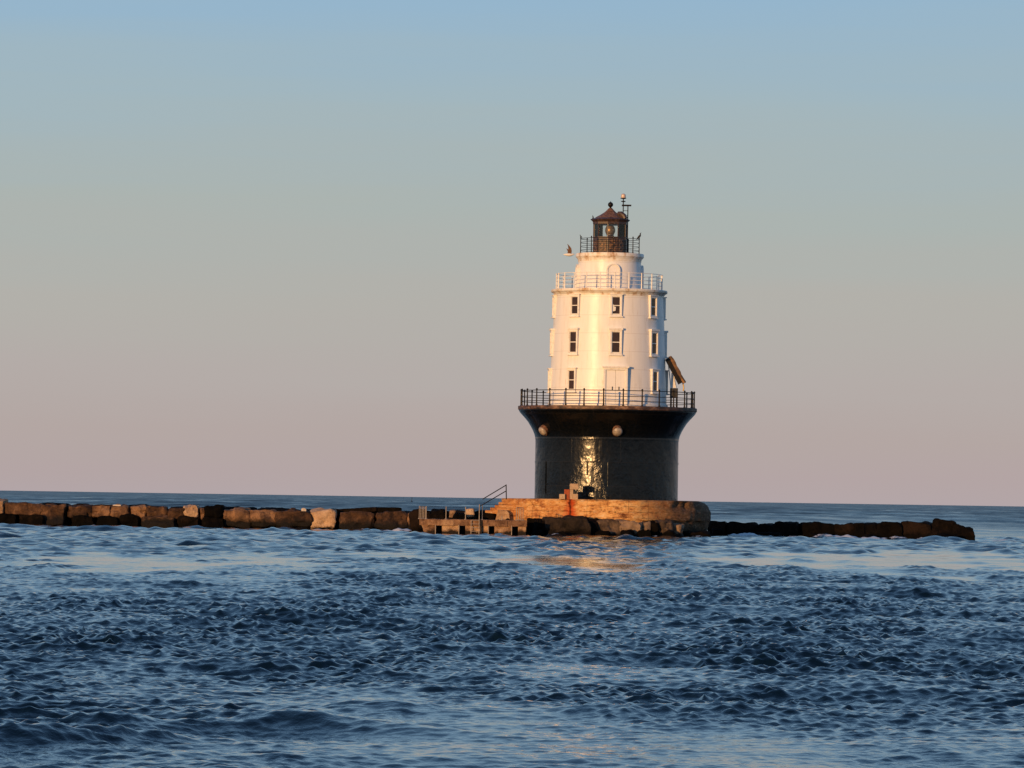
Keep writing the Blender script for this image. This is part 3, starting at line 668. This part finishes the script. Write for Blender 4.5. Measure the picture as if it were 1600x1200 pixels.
# ------------------------------------------------------------------ foundation
def foundation():
    n = 320; prof = [(8.72, -2.0), (8.75, 0.0), (8.72, 0.6), (8.76, 1.0), (8.80, 1.35), (8.86, 1.45), (8.88, 1.6), (8.86, 1.8), (8.88, 2.0), (8.86, 2.2), (8.88, 2.4), (8.86, 2.58), (8.88, 2.72), (8.90, 2.9), (8.88, 3.05), (8.80, 3.10), (5.0, 3.12)]
    mb = MB().lathe(prof, n); vs = []
    for (x, y, z) in mb.v:
        a = math.degrees(math.atan2(x, -y)); r = math.hypot(x, y)
        if r > 6:
            dn = mnoise.fractal(Vector((x * 0.7, y * 0.7, z * 1.3)), 0.8, 2.0, 4) * 0.09
            dn += mnoise.fractal(Vector((x * 3 + 9, y * 3, z * 4)), 0.9, 2.0, 3) * 0.03
            if z < 1.4: dn += 0.16 * mnoise.noise(Vector((x * 1.1, y * 1.1, z * 1.4 + 5))) - 0.10
            k = min(1, max(0, (a - 34) / 14)) if a > 0 else 0     # broken top edge on the right
            if z > 2.3: dn -= k * (0.10 + 0.40 * max(0, mnoise.noise(Vector((x * 1.3, y * 1.3, z * 1.0)))) + (0.22 if 36 < a < 50 and z > 2.5 and z < 3.0 else 0))
            k2 = min(1, max(0, (a - 55) / 20)) if a > 0 else 0
            if z > 2.35 and r > 8.6: dn -= k2 * 0.9 * ((z - 2.35) / 0.75) ** 2
            x *= (r + dn) / r; y *= (r + dn) / r
        vs.append((x, y, z))
    mb.v = vs
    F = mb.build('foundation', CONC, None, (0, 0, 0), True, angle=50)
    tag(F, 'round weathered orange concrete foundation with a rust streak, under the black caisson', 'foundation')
foundation()

# ------------------------------------------------------------------ rocks
def rock(name, c, s, mat, seed, rz=0.0, tilt=0.0, round_=0.16, rough=0.09, n=9, parent=None, bump2=0.04, taper=0.0, roll=0.0):
    """block of size s centred on c, rounded and broken by noise"""
    vs = []; idx = {}; fs = []
    sd = Vector((seed * 7.31, seed * 3.77, seed * 1.93))
    rr_ = random.Random(seed); planes = []
    for _ in range(9):
        pn = Vector((rr_.choice((-1, 1)) * rr_.uniform(0.15, 1) / s[0], rr_.choice((-1, -1, 1)) * rr_.uniform(0.15, 1) / s[1], rr_.choice((-1, 1, 1)) * rr_.uniform(0.1, 1) / s[2])).normalized()
        sup = (abs(pn.x) * s[0] + abs(pn.y) * s[1] + abs(pn.z) * s[2]) / 2
        planes.append((pn, sup * rr_.uniform(0.77, 0.96)))
    def vert(i, j, k):
        key = (i, j, k)
        if key in idx: return idx[key]
        p = Vector((2 * i / n - 1, 2 * j / n - 1, 2 * k / n - 1))
        # round the edges
        e = 14.0 if round_ < 0.2 else 5.0
        L = (abs(p.x) ** e + abs(p.y) ** e + abs(p.z) ** e) ** (1 / e)
        p = p / L if L > 0 else p
        p.x *= 1 - taper * p.z * 0.5; p.y *= 1 - taper * p.z * 0.5
        q = Vector((p.x * s[0] / 2, p.y * s[1] / 2, p.z * s[2] / 2))
        m = min(s)
        d = mnoise.fractal(q * (1.1 / max(0.5, m)) + sd, 0.9, 2.0, 4) * rough * m * 1.6 + mnoise.fractal(q * (3.5 / max(0.5, m)) + sd, 0.8, 2.0, 3) * bump2 * m
        d += (mnoise.cell(q * (1.4 / max(0.4, m)) + sd) - 0.5) * rough * m * 0.5
        q += q.normalized() * d
        for (pn, pd) in planes:
            e_ = q.dot(pn) - pd
            if e_ > 0: q -= pn * (e_ * 0.92)
        idx[key] = len(vs); vs.append(q); return idx[key]
    for a in range(n):
        for b in range(n):
            for f, side in (((0, 1, 2), 0), ((0, 1, 2), n), ((1, 2, 0), 0), ((1, 2, 0), n), ((2, 0, 1), 0), ((2, 0, 1), n)):
                def mk(u, v):
                    t = [0, 0, 0]; t[f[0]] = u; t[f[1]] = v; t[f[2]] = side; return vert(*t)
                q = (mk(a, b), mk(a + 1, b), mk(a + 1, b + 1), mk(a, b + 1)); fs.append(q if side else q[::-1])
    o = MB().add(vs, fs).build(name, mat, parent, None, True, angle=32)
    o.location = c; o.rotation_euler = (roll, tilt, rz); return o
ORD = ['first', 'second', 'third', 'fourth', 'fifth', 'sixth', 'seventh', 'eighth', 'ninth', 'tenth', 'eleventh', 'twelfth', 'thirteenth', 'fourteenth', 'fifteenth', 'sixteenth', 'seventeenth', 'eighteenth', 'nineteenth', 'twentieth', 'twenty-first', 'twenty-second', 'twenty-third']
BY = 14.0
# upper row of the left breakwater: (u0, u1, vtop, vbottom, material, look)
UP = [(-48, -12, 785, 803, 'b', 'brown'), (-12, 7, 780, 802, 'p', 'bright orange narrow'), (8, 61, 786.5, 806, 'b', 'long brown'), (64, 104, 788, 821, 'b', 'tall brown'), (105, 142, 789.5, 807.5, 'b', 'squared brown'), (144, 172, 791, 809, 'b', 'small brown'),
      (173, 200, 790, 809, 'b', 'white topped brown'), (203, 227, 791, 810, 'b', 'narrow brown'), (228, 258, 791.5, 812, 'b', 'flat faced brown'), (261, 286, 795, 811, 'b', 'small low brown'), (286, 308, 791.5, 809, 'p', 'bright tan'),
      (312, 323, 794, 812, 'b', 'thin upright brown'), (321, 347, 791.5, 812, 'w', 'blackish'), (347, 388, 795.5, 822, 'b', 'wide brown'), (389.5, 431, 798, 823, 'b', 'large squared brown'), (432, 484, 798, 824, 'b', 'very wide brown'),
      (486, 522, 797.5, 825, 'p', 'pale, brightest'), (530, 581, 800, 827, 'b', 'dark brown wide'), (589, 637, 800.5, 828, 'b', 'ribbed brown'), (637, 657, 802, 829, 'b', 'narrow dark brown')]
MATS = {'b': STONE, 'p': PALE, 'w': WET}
for i, (u0, u1, v0, v1, mk, look) in enumerate(UP):
    a = at(u0, v0, BY); b = at(u1, v1, BY)
    w = (b.x - a.x) * 1.07; h = a.z - b.z + 0.14; dp = random.uniform(1.6, 2.3)
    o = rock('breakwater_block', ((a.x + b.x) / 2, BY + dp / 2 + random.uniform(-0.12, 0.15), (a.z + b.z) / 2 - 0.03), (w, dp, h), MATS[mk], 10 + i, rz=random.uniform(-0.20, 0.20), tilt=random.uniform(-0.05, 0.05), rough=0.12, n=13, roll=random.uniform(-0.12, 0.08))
    k = len(UP) - 1 - i
    tag(o, '%s block, %s from the dock in the left breakwater upper row' % (look, ORD[k]), 'stone block', 'blocks of the left breakwater')
LOW = [(-50, -2, 'w', 'dark'), (-1, 23, 'w', 'small dark'), (29, 68, 'w', 'dark brown'), (112, 146, 'w', 'dark'), (152, 186, 'w', 'low black'), (187, 216, 'w', 'dark rounded'), (222, 276, 'b', 'long dark brown'), (277, 311, 'w', 'low dark'), (313, 350, 'w', 'dark wide')]
for i, (u0, u1, mk, look) in enumerate(LOW):
    a = at(u0, 803.5 + (u0 / 640.0) * 8, BY - 0.5); b = at(u1, 826, BY - 0.5)
    w = (b.x - a.x) * 1.02; h = a.z + 0.5; dp = 1.9
    o = rock('breakwater_block', ((a.x + b.x) / 2, BY - 0.45 + dp / 2, a.z - h / 2), (w, dp, h), WET if mk == 'w' else STONE, 40 + i, rz=random.uniform(-0.15, 0.15), rough=0.11, n=11)
    tag(o, '%s wet block at the waterline, %s from the left in the lower row' % (look, ORD[i]), 'stone block', 'blocks of the left breakwater')
# second line of blocks behind, dark tops seen over the first line
BACK = [(-60, 40), (42, 110), (112, 180), (182, 262), (264, 330), (332, 400), (402, 470), (472, 540), (540, 628), (628, 700), (700, 770)]
for i, (u0, u1) in enumerate(BACK):
    y = BY + 2.5
    vt = 785.5 + (u0 / 640.0) * 12 + random.uniform(-0.8, 1.2)
    a = at(u0, vt, y); b = at(u1, vt, y)
    o = rock('breakwater_block', ((a.x + b.x) / 2, y + 1.1, a.z / 2 - 0.35), ((b.x - a.x) * 1.02, 2.3, a.z + 0.7), WET, 70 + i, rz=random.uniform(-0.04, 0.04), rough=0.05, n=9)
    tag(o, 'dark block in the left breakwater rear line, %s from the left' % ORD[i], 'stone block', 'blocks of the left breakwater')
def slab(u0, v0, u1, v1, y, thick, dep, mat, seed, label):
    a, b = at(u0, v0, y), at(u1, v1, y)
    L = math.hypot(b.x - a.x, b.z - a.z); t = math.atan2(a.z - b.z, b.x - a.x)
    o = rock('tilted_slab', ((a.x + b.x) / 2, y + dep / 2, (a.z + b.z) / 2 - thick / 2), (L, dep, thick), mat, seed, tilt=t, rough=0.05, n=9)
    return tag(o, label, 'stone slab', 'slabs lying on the breakwater')
slab(492, 797.5, 590, 791.8, BY + 1.6, 0.42, 2.0, WET, 91, 'long dark slab tilted up to the right on top of the left breakwater')
slab(588, 792.3, 627, 793.0, BY + 1.8, 0.50, 2.0, WET, 92, 'short dark flat slab on the left breakwater just left of the dock')
for (u, v, s_, l_) in [(475, 797.5, (0.42, 0.4, 0.36), 'small pale stone resting on top of the very wide brown block'), (655, 803, (0.3, 0.3, 0.26), 'tiny pale stone beside the left end of the dock'),
                       (183, 789.6, (0.75, 0.5, 0.13), 'flat white crust on top of a brown breakwater block')]:
    p = at(u, v, BY + 0.5); tag(rock('small_stone', p, s_, mat_plain('pale_pebble', (0.62, 0.52, 0.42), 0.8), int(u), rough=0.12, n=6), l_, 'stone')
# right breakwater tail: low, black and wet
TAIL = [(1108, 1136, 815, 842, 'jagged black'), (1134, 1182, 817, 841, 'long flat black'), (1180, 1214, 817.5, 841, 'dark brown'), (1212, 1248, 815.5, 841, 'brown tinged'), (1250, 1303, 818, 842, 'wide dark'), (1302, 1336, 818.5, 842, 'squat dark'),
        (1334, 1371, 817.5, 843, 'upright dark'), (1369, 1412, 816.5, 843, 'smooth faced dark'), (1410, 1458, 815.5, 844, 'large flat black'), (1455, 1496, 813.5, 845, 'peaked black'), (1486, 1522, 823, 846, 'low pointed black')]
TY = 12.0
for i, (u0, u1, v0, v1, look) in enumerate(TAIL):
    a = at(u0, v0, TY); b = at(u1, v1 + 4, TY)
    w = (b.x - a.x) * 1.05; h = a.z + 0.6; dp = random.uniform(2.0, 2.8)
    o = rock('breakwater_block', ((a.x + b.x) / 2, TY + dp / 2, a.z - h / 2 + 0.02), (w, dp, h), WET, 120 + i, rz=random.uniform(-0.15, 0.15), tilt=(0.16 if i >= 9 else random.uniform(-0.03, 0.03)), rough=0.09, n=10, taper=(0.35 if i >= 9 else 0.05), roll=random.uniform(-0.12, 0.0))
    tag(o, '%s wet block, %s from the foundation along the right breakwater' % (look, ORD[i]), 'stone block', 'blocks of the right breakwater')
for i, (u0, u1, v0, v1, look) in enumerate([(1182, 1222, 831, 842, 'low brown'), (1262, 1296, 832, 842, 'small brown'), (1460, 1500, 834, 846, 'low black'), (1112, 1130, 826, 842, 'small grey black'), (1350, 1372, 835, 845, 'low dark')]):
    a = at(u0, v0, TY - 1.4); b = at(u1, v1, TY - 1.4)
    o = rock('shore_rock', ((a.x + b.x) / 2, TY - 0.8, a.z / 2 - 0.3), (b.x - a.x, 1.4, a.z + 0.6), WET, 150 + i, rough=0.13, n=8, round_=0.3)
    tag(o, '%s rock awash, %s in front of the right breakwater by its order of size' % (look, ORD[i]) if False else ['low brown rock awash before the right breakwater, nearest the foundation', 'small brown rock awash below the middle of the right breakwater', 'low black rock awash at the far tip of the right breakwater', 'small grey black rock touching the right end of the foundation', 'low dark rock in the foam of the right breakwater'][i], 'rock')
# rocks and broken ledges along the foot of the foundation: (u0, u1, vtop, y front, depth, material, label)
FEET = [(856, 916, 807, -11.6, 2.2, BOULDER, 'big dark brown boulder below the rust streak on the foundation wall', 0.07),
        (908, 931, 811, -10.4, 1.6, WET, 'black block between the big boulder and the pale ledge', 0.07),
        (925, 968, 811, -10.0, 1.4, LEDGE, 'pale brown curved ledge right of the big dark brown boulder', 0.08),
        (964, 1000, 813, -9.9, 1.3, LEDGE, 'cracked brown ledge in the middle of the foundation foot', 0.10),
        (996, 1012, 815, -9.5, 1.3, LEDGE, 'narrow brown ledge stone with a dark underside', 0.11),
        (1006, 1030, 816, -9.3, 1.5, WET, 'dark hollow looking stone right of the cracked ledge', 0.09),
        (1026, 1048, 813, -8.9, 1.5, LEDGE, 'jagged brown stone under the worn right side of the foundation', 0.12),
        (1044, 1064, 817, -8.2, 1.5, LEDGE, 'small tan stone at the foot of the grey rounded end', 0.12),
        (790, 822, 812.5, -10.3, 2.0, WET, 'low black rock between the dock and the foundation', 0.10),
        (828, 856, 810.5, -9.8, 1.8, WET, 'black rock left of the big boulder under the orange wall', 0.11),
        (838, 864, 811, -10.8, 1.3, WET, 'small black rock leaning on the left side of the big boulder', 0.12),
        (1060, 1108, 830, -6.8, 2.0, WET, 'dark stone awash under the grey rounded end', 0.10)]
for i, (u0, u1, v0, y, dp, mt, lb, rg) in enumerate(FEET):
    u0 -= 3; u1 += 3; a = at(u0, v0, y); b = at(u1, v0, y)
    h = a.z + 0.7
    o = rock('foot_rock', ((a.x + b.x) / 2, y + dp / 2, a.z - h / 2), (b.x - a.x, dp, h), mt, 200 + i, rz=random.uniform(-0.2, 0.2) if i else 0.10, rough=rg * 1.35, n=14, tilt=random.uniform(-0.08, 0.08), roll=0.0)
    tag(o, lb, 'rock', 'rocks along the foot of the foundation')
for i, (u0, u1, v0, y, lb) in enumerate([(928, 952, 828, -11.2, 'low dark rock awash in front of the pale brown curved ledge'), (970, 992, 829, -11.4, 'small dark rock awash below the cracked brown ledge'),
        (998, 1018, 827, -10.8, 'small dark rock awash beside the dark hollow stone'), (1036, 1058, 826, -9.8, 'low dark rock awash under the worn right side of the foundation'),
        (866, 892, 831, -13.2, 'flat black rock awash in front of the big dark brown boulder'), (832, 852, 828, -11.9, 'small black rock awash between the dock and the big boulder')]):
    a = at(u0, v0, y); b = at(u1, v0, y); h = a.z + 0.6
    o = rock('foot_rock', ((a.x + b.x) / 2, y + 0.6, a.z - h / 2), (b.x - a.x, 1.2, h), WET, 230 + i, rz=random.uniform(-0.4, 0.4), tilt=random.uniform(-0.2, 0.2), rough=0.16, n=9, round_=0.3)
    tag(o, lb, 'rock', 'rocks along the foot of the foundation')
# concrete lumps and the rusty post on the foundation
bs = empty('block_stack', (at(890, 780, -8.0).x, -8.0, 3.1))
tag(bs, 'stack of broken pale blocks with a rusty orange post on the foundation before the caisson', 'block stack')
def bblock(name, u0, u1, v0, v1, y0, y1, mat, floor=False):
    a, b = at(u0, v0, y0), at(u1, v1, y0)
    return MB().box(a.x, b.x, y0, y1, 3.09 if floor else b.z, a.z).build(name, mat, bs, bs.location, bevel=0.03)
bblock('cap_block', 890.6, 904, 755.6, 765, -8.35, -7.55, PBLOCK)
bblock('upright', 890.6, 895.4, 765, 780, -8.25, -7.6, PBLOCK, True)
bblock('base_block', 895.45, 903, 771.6, 780, -8.3, -7.5, PBLOCK, True)
bblock('rusty_post', 881.8, 890.2, 764.5, 780, -8.2, -7.5, RUST, True)
bblock('side_block', 874, 883, 771.8, 780, -8.45, -7.4, PBLOCK, True)

# ------------------------------------------------------------------ dock
DY = -15.0; DD = 3.4; DT = at(740, 812, DY).z
xl, xr = at(655, 830, DY).x, at(823, 830, DY).x
DK = tag(empty('dock', ((xl + xr) / 2, DY, 0)), 'low brown concrete landing dock with dark recesses, left of the foundation', 'dock'); dk = DK.location
ct = 0.50
def dock_cap():
    n = 60; mb = MB(); vs = []
    for i in range(n + 1):
        x = xl + (xr - xl) * i / n
        for (yy, z_) in [(DY, DT - ct), (DY, DT - 0.03), (DY + 0.03, DT), (DY + DD, DT), (DY + DD, DT - ct)]:
            w_ = 0.025 * mnoise.noise(Vector((x * 2, yy, z_ * 3))) - 0.03 * max(0, mnoise.noise(Vector((x * 3.3, 4, z_))))
            vs.append((x, yy - w_ * (1 if yy < DY + 1 else 0), z_ + (0.03 * mnoise.noise(Vector((x * 1.7, 9, 0))) if z_ > DT - 0.1 else 0.04 * mnoise.noise(Vector((x * 2.1, 2, 0))))))
    fs = [(i * 5 + k, i * 5 + (k + 1) % 5, (i + 1) * 5 + (k + 1) % 5, (i + 1) * 5 + k) for i in range(n) for k in range(5)] + [(0, 1, 2, 3, 4), tuple(n * 5 + k for k in (4, 3, 2, 1, 0))]
    mb.add(vs, fs).build('cap_slab', DOCKC, DK, dk, True, angle=40)
dock_cap()
GAPS = [(681.5, 690.5), (718, 727), (764, 772.5), (800.5, 809.5)]
edges = [656] + [q for g in GAPS for q in g] + [822]
for i in range(0, len(edges), 2):
    a, b = at(edges[i], 830, DY + 0.12).x, at(edges[i + 1], 830, DY + 0.12).x
    mb = MB()
    if i == 0: mb.poly([(a + 0.55, -1.2), (b, -1.2), (b, DT - ct + 0.05), (a + 0.1, DT - ct + 0.05), (a + 0.25, DT - ct - 0.3)], DY + 0.12, DY + DD - 0.2)
    else: mb.box(a, b, DY + 0.12, DY + DD - 0.2, -1.2, DT - ct + 0.05)
    mb.build('pier_wall', DOCKC, DK, dk, bevel=0.03)
    if i < len(edges) - 2:
        x0, x1 = at(edges[i + 1], 830, DY).x, at(edges[i + 2], 830, DY).x
        MB().box(x0 - 0.03, x1 + 0.03, DY + 0.75, DY + 1.0, -1.2, DT - ct - 0.05).build('recess_back', WET, DK, dk)
        MB().sweep([(x0 - 0.06, DY - 0.02, -0.3), (x0 - 0.06, DY - 0.02, DT - ct + 0.06)], 0.035, 8).build('fender_rod', GALV, DK, dk, True)
# patches of newer concrete on the cap
for (u0, u1) in [(668, 709), (778, 793)]:
    a, b = at(u0, 830, DY).x, at(u1, 830, DY).x
    MB().box(a, b, DY - 0.05, DY + 0.1, DT - ct - 0.02, DT - 0.05).build('repair_patch', LEDGE if False else DOCKC, DK, dk, bevel=0.03)
# ladder
la, lb = at(736, 830, DY - 0.15).x, at(748.5, 830, DY - 0.15).x
lad = MB().sweep([(la, DY - 0.16, -0.6), (la, DY - 0.16, DT - 0.06)], 0.035, 8).build('ladder', GALV, DK, dk, True)
MB().sweep([(lb, DY - 0.16, -0.6), (lb, DY - 0.16, at(748.5, 788, DY).z)], 0.035, 8).build('stile', GALV, lad, dk, True)
for z_ in np.arange(0.05, DT, 0.30): MB().sweep([(la, DY - 0.16, z_), (lb, DY - 0.16, z_)], 0.026, 6).build('rung', GALV, lad, dk, True)
MB().box(lb + 0.08, lb + 0.22, DY - 0.14, DY + 0.14, -0.8, DT - 0.02).build('fender_post', IRON, DK, dk)
# railing posts along the front edge and the two ends
zt = at(700, 791.5, DY).z
def dpost(x, y, z1, r=0.035):
    mb = MB().lathe([(0.10, 0), (0.10, 0.04), (r, 0.07), (r, z1 - DT)], 8)
    o = mb.build('railing_post', GALV, DK, None, True); o.location = Vector((x, y, DT)) - dk; return o
px = [at(u, 800, DY + 0.2).x for u in (666, 697, 727.5, 753.5, 784.5)]
for i, x in enumerate(px): dpost(x, DY + 0.2, at(740, 788.5, DY).z if i == 3 else (DT + 0.35 if i == 4 else zt))
for k in range(5): dpost(at(655.2 + 2.1 * k, 800, DY + 0.5).x, DY + 0.5 + k * 0.65, zt, 0.03)
zr = at(812, 793.5, DY).z
for k, u in enumerate((807, 810.5, 814, 817.5)): dpost(at(u, 800, DY + 0.3).x, DY + 0.3 + k * 0.75, zr, 0.03)
MB().sweep([(at(655.2, 800, DY).x, DY + 0.5, zt), (at(663.6, 800, DY + 3).x, DY + 3.1, zt)], 0.03, 6).build('end_rail', GALV, DK, dk, True)
MB().sweep([(at(807, 800, DY).x, DY + 0.3, zr), (at(817.5, 800, DY + 2.5).x, DY + 2.55, zr)], 0.03, 6).build('end_rail', GALV, DK, dk, True)
MB().sweep([(px[0], DY + 0.2, zt - 0.03), (px[1], DY + 0.2, zt - 0.03), (px[2], DY + 0.2, zt - 0.05)], 0.012, 5).build('chain', IRON, DK, dk, True)
MB().sweep([(px[3], DY + 0.2, at(780, 793, DY).z), (at(807, 793, DY + .3).x, DY + 0.3, at(780, 793, DY).z - 0.04)], 0.012, 5).build('chain', IRON, DK, dk, True)
# stairs from the dock up to the foundation
SY = -4.3; SD = 1.7
pts = [(u, v) for u, v in [(758, 801), (758, 797.2), (766, 797.2), (766, 793), (773, 793), (773, 789), (779, 789), (779, 784.6), (785, 784.6), (785, 780.4), (793, 780.4), (793, 778.6), (806, 778.8)]]
w3 = [at(u, v, SY) for u, v in pts]
outl = [(p.x, p.z) for p in w3]
outl += [(w3[-1].x, -1.0), (at(776, 812, SY).x, -1.0), (at(776, 803, SY).x, at(776, 803, SY).z)]
ST = tag(empty('stairs', (w3[0].x, SY, 1.2)), 'short flight of orange concrete steps from the dock to the foundation top', 'stairs')
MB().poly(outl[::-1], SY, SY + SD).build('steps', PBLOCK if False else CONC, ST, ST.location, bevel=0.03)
q0, q1 = at(776, 796.5, SY - 0.6), at(795.5, 809.5, SY - 0.6)
MB().poly([(q0.x - 0.15, q1.z - 0.4), (q1.x + 0.1, q1.z - 0.4), (q1.x, q0.z - 0.25), (q1.x - 0.25, q0.z), (q0.x + 0.12, q0.z)], SY - 0.6, SY - 0.01).build('buttress', DOCKC, ST, ST.location, bevel=0.05)
hr = MB().sweep([at(754, 780.0, SY + 0.1), at(790.8, 758, SY + 0.1)], 0.04, 8).build('handrail', IRON, ST, ST.location, True)
MB().sweep([at(749.5, 791.2, SY + 0.1), at(791, 767, SY + 0.1)], 0.04, 8).build('lower_rail', IRON, hr, ST.location, True)
MB().sweep([at(790.8, 757, SY + 0.1), at(791.2, 782, SY + 0.1)], 0.045, 8).build('handrail_post', IRON, hr, ST.location, True)
# stones behind the dock
for i, (u0, u1, v0, v1, y, mt, lb) in enumerate([(702, 712, 796.5, 811, -3.5, PALE, 'upright pale stone behind the dock, left of the two'), (727, 741, 794, 809, -2.5, PALE, 'large pale stone behind the dock railing, right of the two'),
                                           (672, 700, 801, 815, -3.0, WET, 'dark rubble stone behind the left half of the dock'), (738, 776, 801.5, 815, -1.5, WET, 'long dark stone behind the ladder of the dock'), (708, 730, 803, 815, -5.0, WET, 'low dark stone behind the middle of the dock'),
                                           (640, 676, 799.5, 825, -3.0, WET, 'dark stone where the left breakwater meets the dock')]):
    a, b = at(u0, v0, y), at(u1, v1, y)
    o = rock('shore_stone', ((a.x + b.x) / 2, y + 0.7, (a.z + 0.2) / 2), (b.x - a.x, 1.4, a.z + (0.2 if True else 0)), mt, 300 + i, rough=0.13, n=9, round_=0.3, tilt=0.1 * (-1) ** i)
    if i < 2:
        o.location = ((a.x + b.x) / 2, y + 0.4, (a.z + b.z) / 2); 
        o2 = rock('shore_stone', ((a.x + b.x) / 2, y + 0.6, (b.z + 0.1) / 2 - 0.4), ((b.x - a.x) * 1.8, 1.5, b.z + 0.9), WET, 330 + i, rough=0.1, n=8)
        tag(o2, 'dark footing stone under the %s pale stone behind the dock' % ('upright' if i == 0 else 'large'), 'stone')
        o.scale = (1, 0.6, (a.z - b.z) / (a.z + 0.2))
    tag(o, lb, 'stone')

# ------------------------------------------------------------------ birds
def bird_body(mb, path, rad): mb.sweep(path, rad, 12)
DARKB = mat_plain('dark_feathers', (0.018, 0.015, 0.014), 0.7)
def perched(name, c, size, lean, face, label):
    """c = feet; lean = body pitch in degrees; face = +1 beak towards +x"""
    mb = MB(); s = size; ca, sa = math.cos(R(lean)), math.sin(R(lean))
    def P(l, h): return Vector((face * (l * ca - h * sa) * s, 0, (l * sa + h * ca) * s + 0.14 * s))
    mb.sweep([P(-0.58, -0.02), P(-0.45, 0.0), P(-0.25, 0.02), P(0, 0.04), P(0.2, 0.07), P(0.31, 0.15), P(0.36, 0.24), P(0.43, 0.27), P(0.52, 0.26), P(0.60, 0.24)],
             [0.02 * s, 0.05 * s, 0.11 * s, 0.15 * s, 0.13 * s, 0.085 * s, 0.075 * s, 0.07 * s, 0.03 * s, 0.01 * s], 12)
    for y in (-0.05, 0.05): mb.sweep([(0, y * s, -0.02), (0, y * s, 0.12 * s)], 0.015 * s, 6)
    o = mb.build(name, DARKB, None, None, True, angle=60); o.location = c
    return tag(o, label, 'bird', 'birds perched on the lighthouse top')
perched('perched_bird', polar(2.50, 94, L0 + 1.42), 0.62, 42, 1, 'dark bird perched on the right side of the black top railing')
perched('perched_bird', Vector((-(LR + 0.02), 0.0, E0 + 0.06)), 0.42, 70, 1, 'small dark bird sitting on the left eave of the lantern roof')
perched('perched_bird', polar(2.50, -85, L0 + 1.40), 0.30, 35, -1, 'small dark bird on the left post of the black top railing')
def gull():
    y = -130.0; sc = 1.0
    c = at(889.5, 397.6, y)
    k = (y - CAM.y) / F_PX              # metres per photo pixel there
    mb = MB()
    def B(du, dv, dy=0.0): return Vector((du * k, dy, -dv * k))
    mb.sweep([B(-9.2, 0.2), B(-7, 0.2), B(-4, 0.3), B(0, 0.4), B(3.5, 0.2), B(5.2, -0.4), B(6.6, -0.5), B(7.8, -0.1), B(8.8, 0.3)],
             [0.4 * k, 1.2 * k, 2.1 * k, 2.6 * k, 2.2 * k, 1.6 * k, 1.45 * k, 0.6 * k, 0.2 * k], 12)
    o = mb.build('gull', mat_plain('white_feathers', (0.78, 0.74, 0.68), 0.7, 0.1), None, None, True, angle=60); o.location = c
    tag(o, 'white gull with raised brown wings flying just left of the lighthouse top', 'gull')
    wm = mat_plain('brown_wing_feathers', (0.20, 0.10, 0.06), 0.7, 0.6, 8)
    for sgn, tip in ((1, [(-3.6, -16.5), (0.0, -13.0), (3.0, -9.5), (3.8, -5.0), (3.2, -0.5)]), (-1, [(-4.6, -10.2), (-2.4, -8.8), (0.4, -6.5), (2.4, -3.5), (2.6, -0.5)])):
        lead = tip; trail = [(-3.4, -16.2), (-2.0, -12.0), (-1.6, -8.0), (-2.6, -4.0), (-3.2, -0.4)] if sgn == 1 else [(-4.4, -9.6), (-3.4, -7.4), (-2.4, -5.0), (-2.2, -2.8), (-2.6, -0.4)]
        vs = []; n = len(lead)
        for i in range(n):
            t = 1 - i / (n - 1); yy = -sgn * (0.04 + 0.30 * t)
            for th_ in (0.012, -0.012):
                vs.append(B(lead[i][0], lead[i][1], yy + th_)); vs.append(B(trail[i][0], trail[i][1], yy + th_ + 0.05))
        fs = []
        for i in range(n - 1):
            a, b = i * 4, (i + 1) * 4
            fs += [(a, a + 1, b + 1, b), (a + 2, b + 2, b + 3, a + 3), (a, b, b + 2, a + 2), (a + 1, a + 3, b + 3, b + 1)]
        fs += [(0, 2, 3, 1), ((n - 1) * 4, (n - 1) * 4 + 1, (n - 1) * 4 + 3, (n - 1) * 4 + 2)]
        MB().add(vs, fs).build('wing', wm, o, None, True)
gull()
# distant channel buoy on the horizon
by = 2200.0; bp_ = at(643.5, 777, by); kb = (by - CAM.y) / F_PX
BU = tag(empty('channel_buoy', (bp_.x, by, 0)), 'tiny dark channel buoy far out on the horizon, left of the dock', 'buoy')
MB().lathe([(0.5, -0.3), (0.6, 0.0), (0.6, 0.35), (0.3, 0.5)], 16).build('float', IRON, BU, None, True)
MB().lathe([(0.16, 0.49), (0.10, 2.1), (0.15, 2.15), (0.15, 2.5), (0.03, 2.7)], 10).build('mast', IRON, BU, None, True)
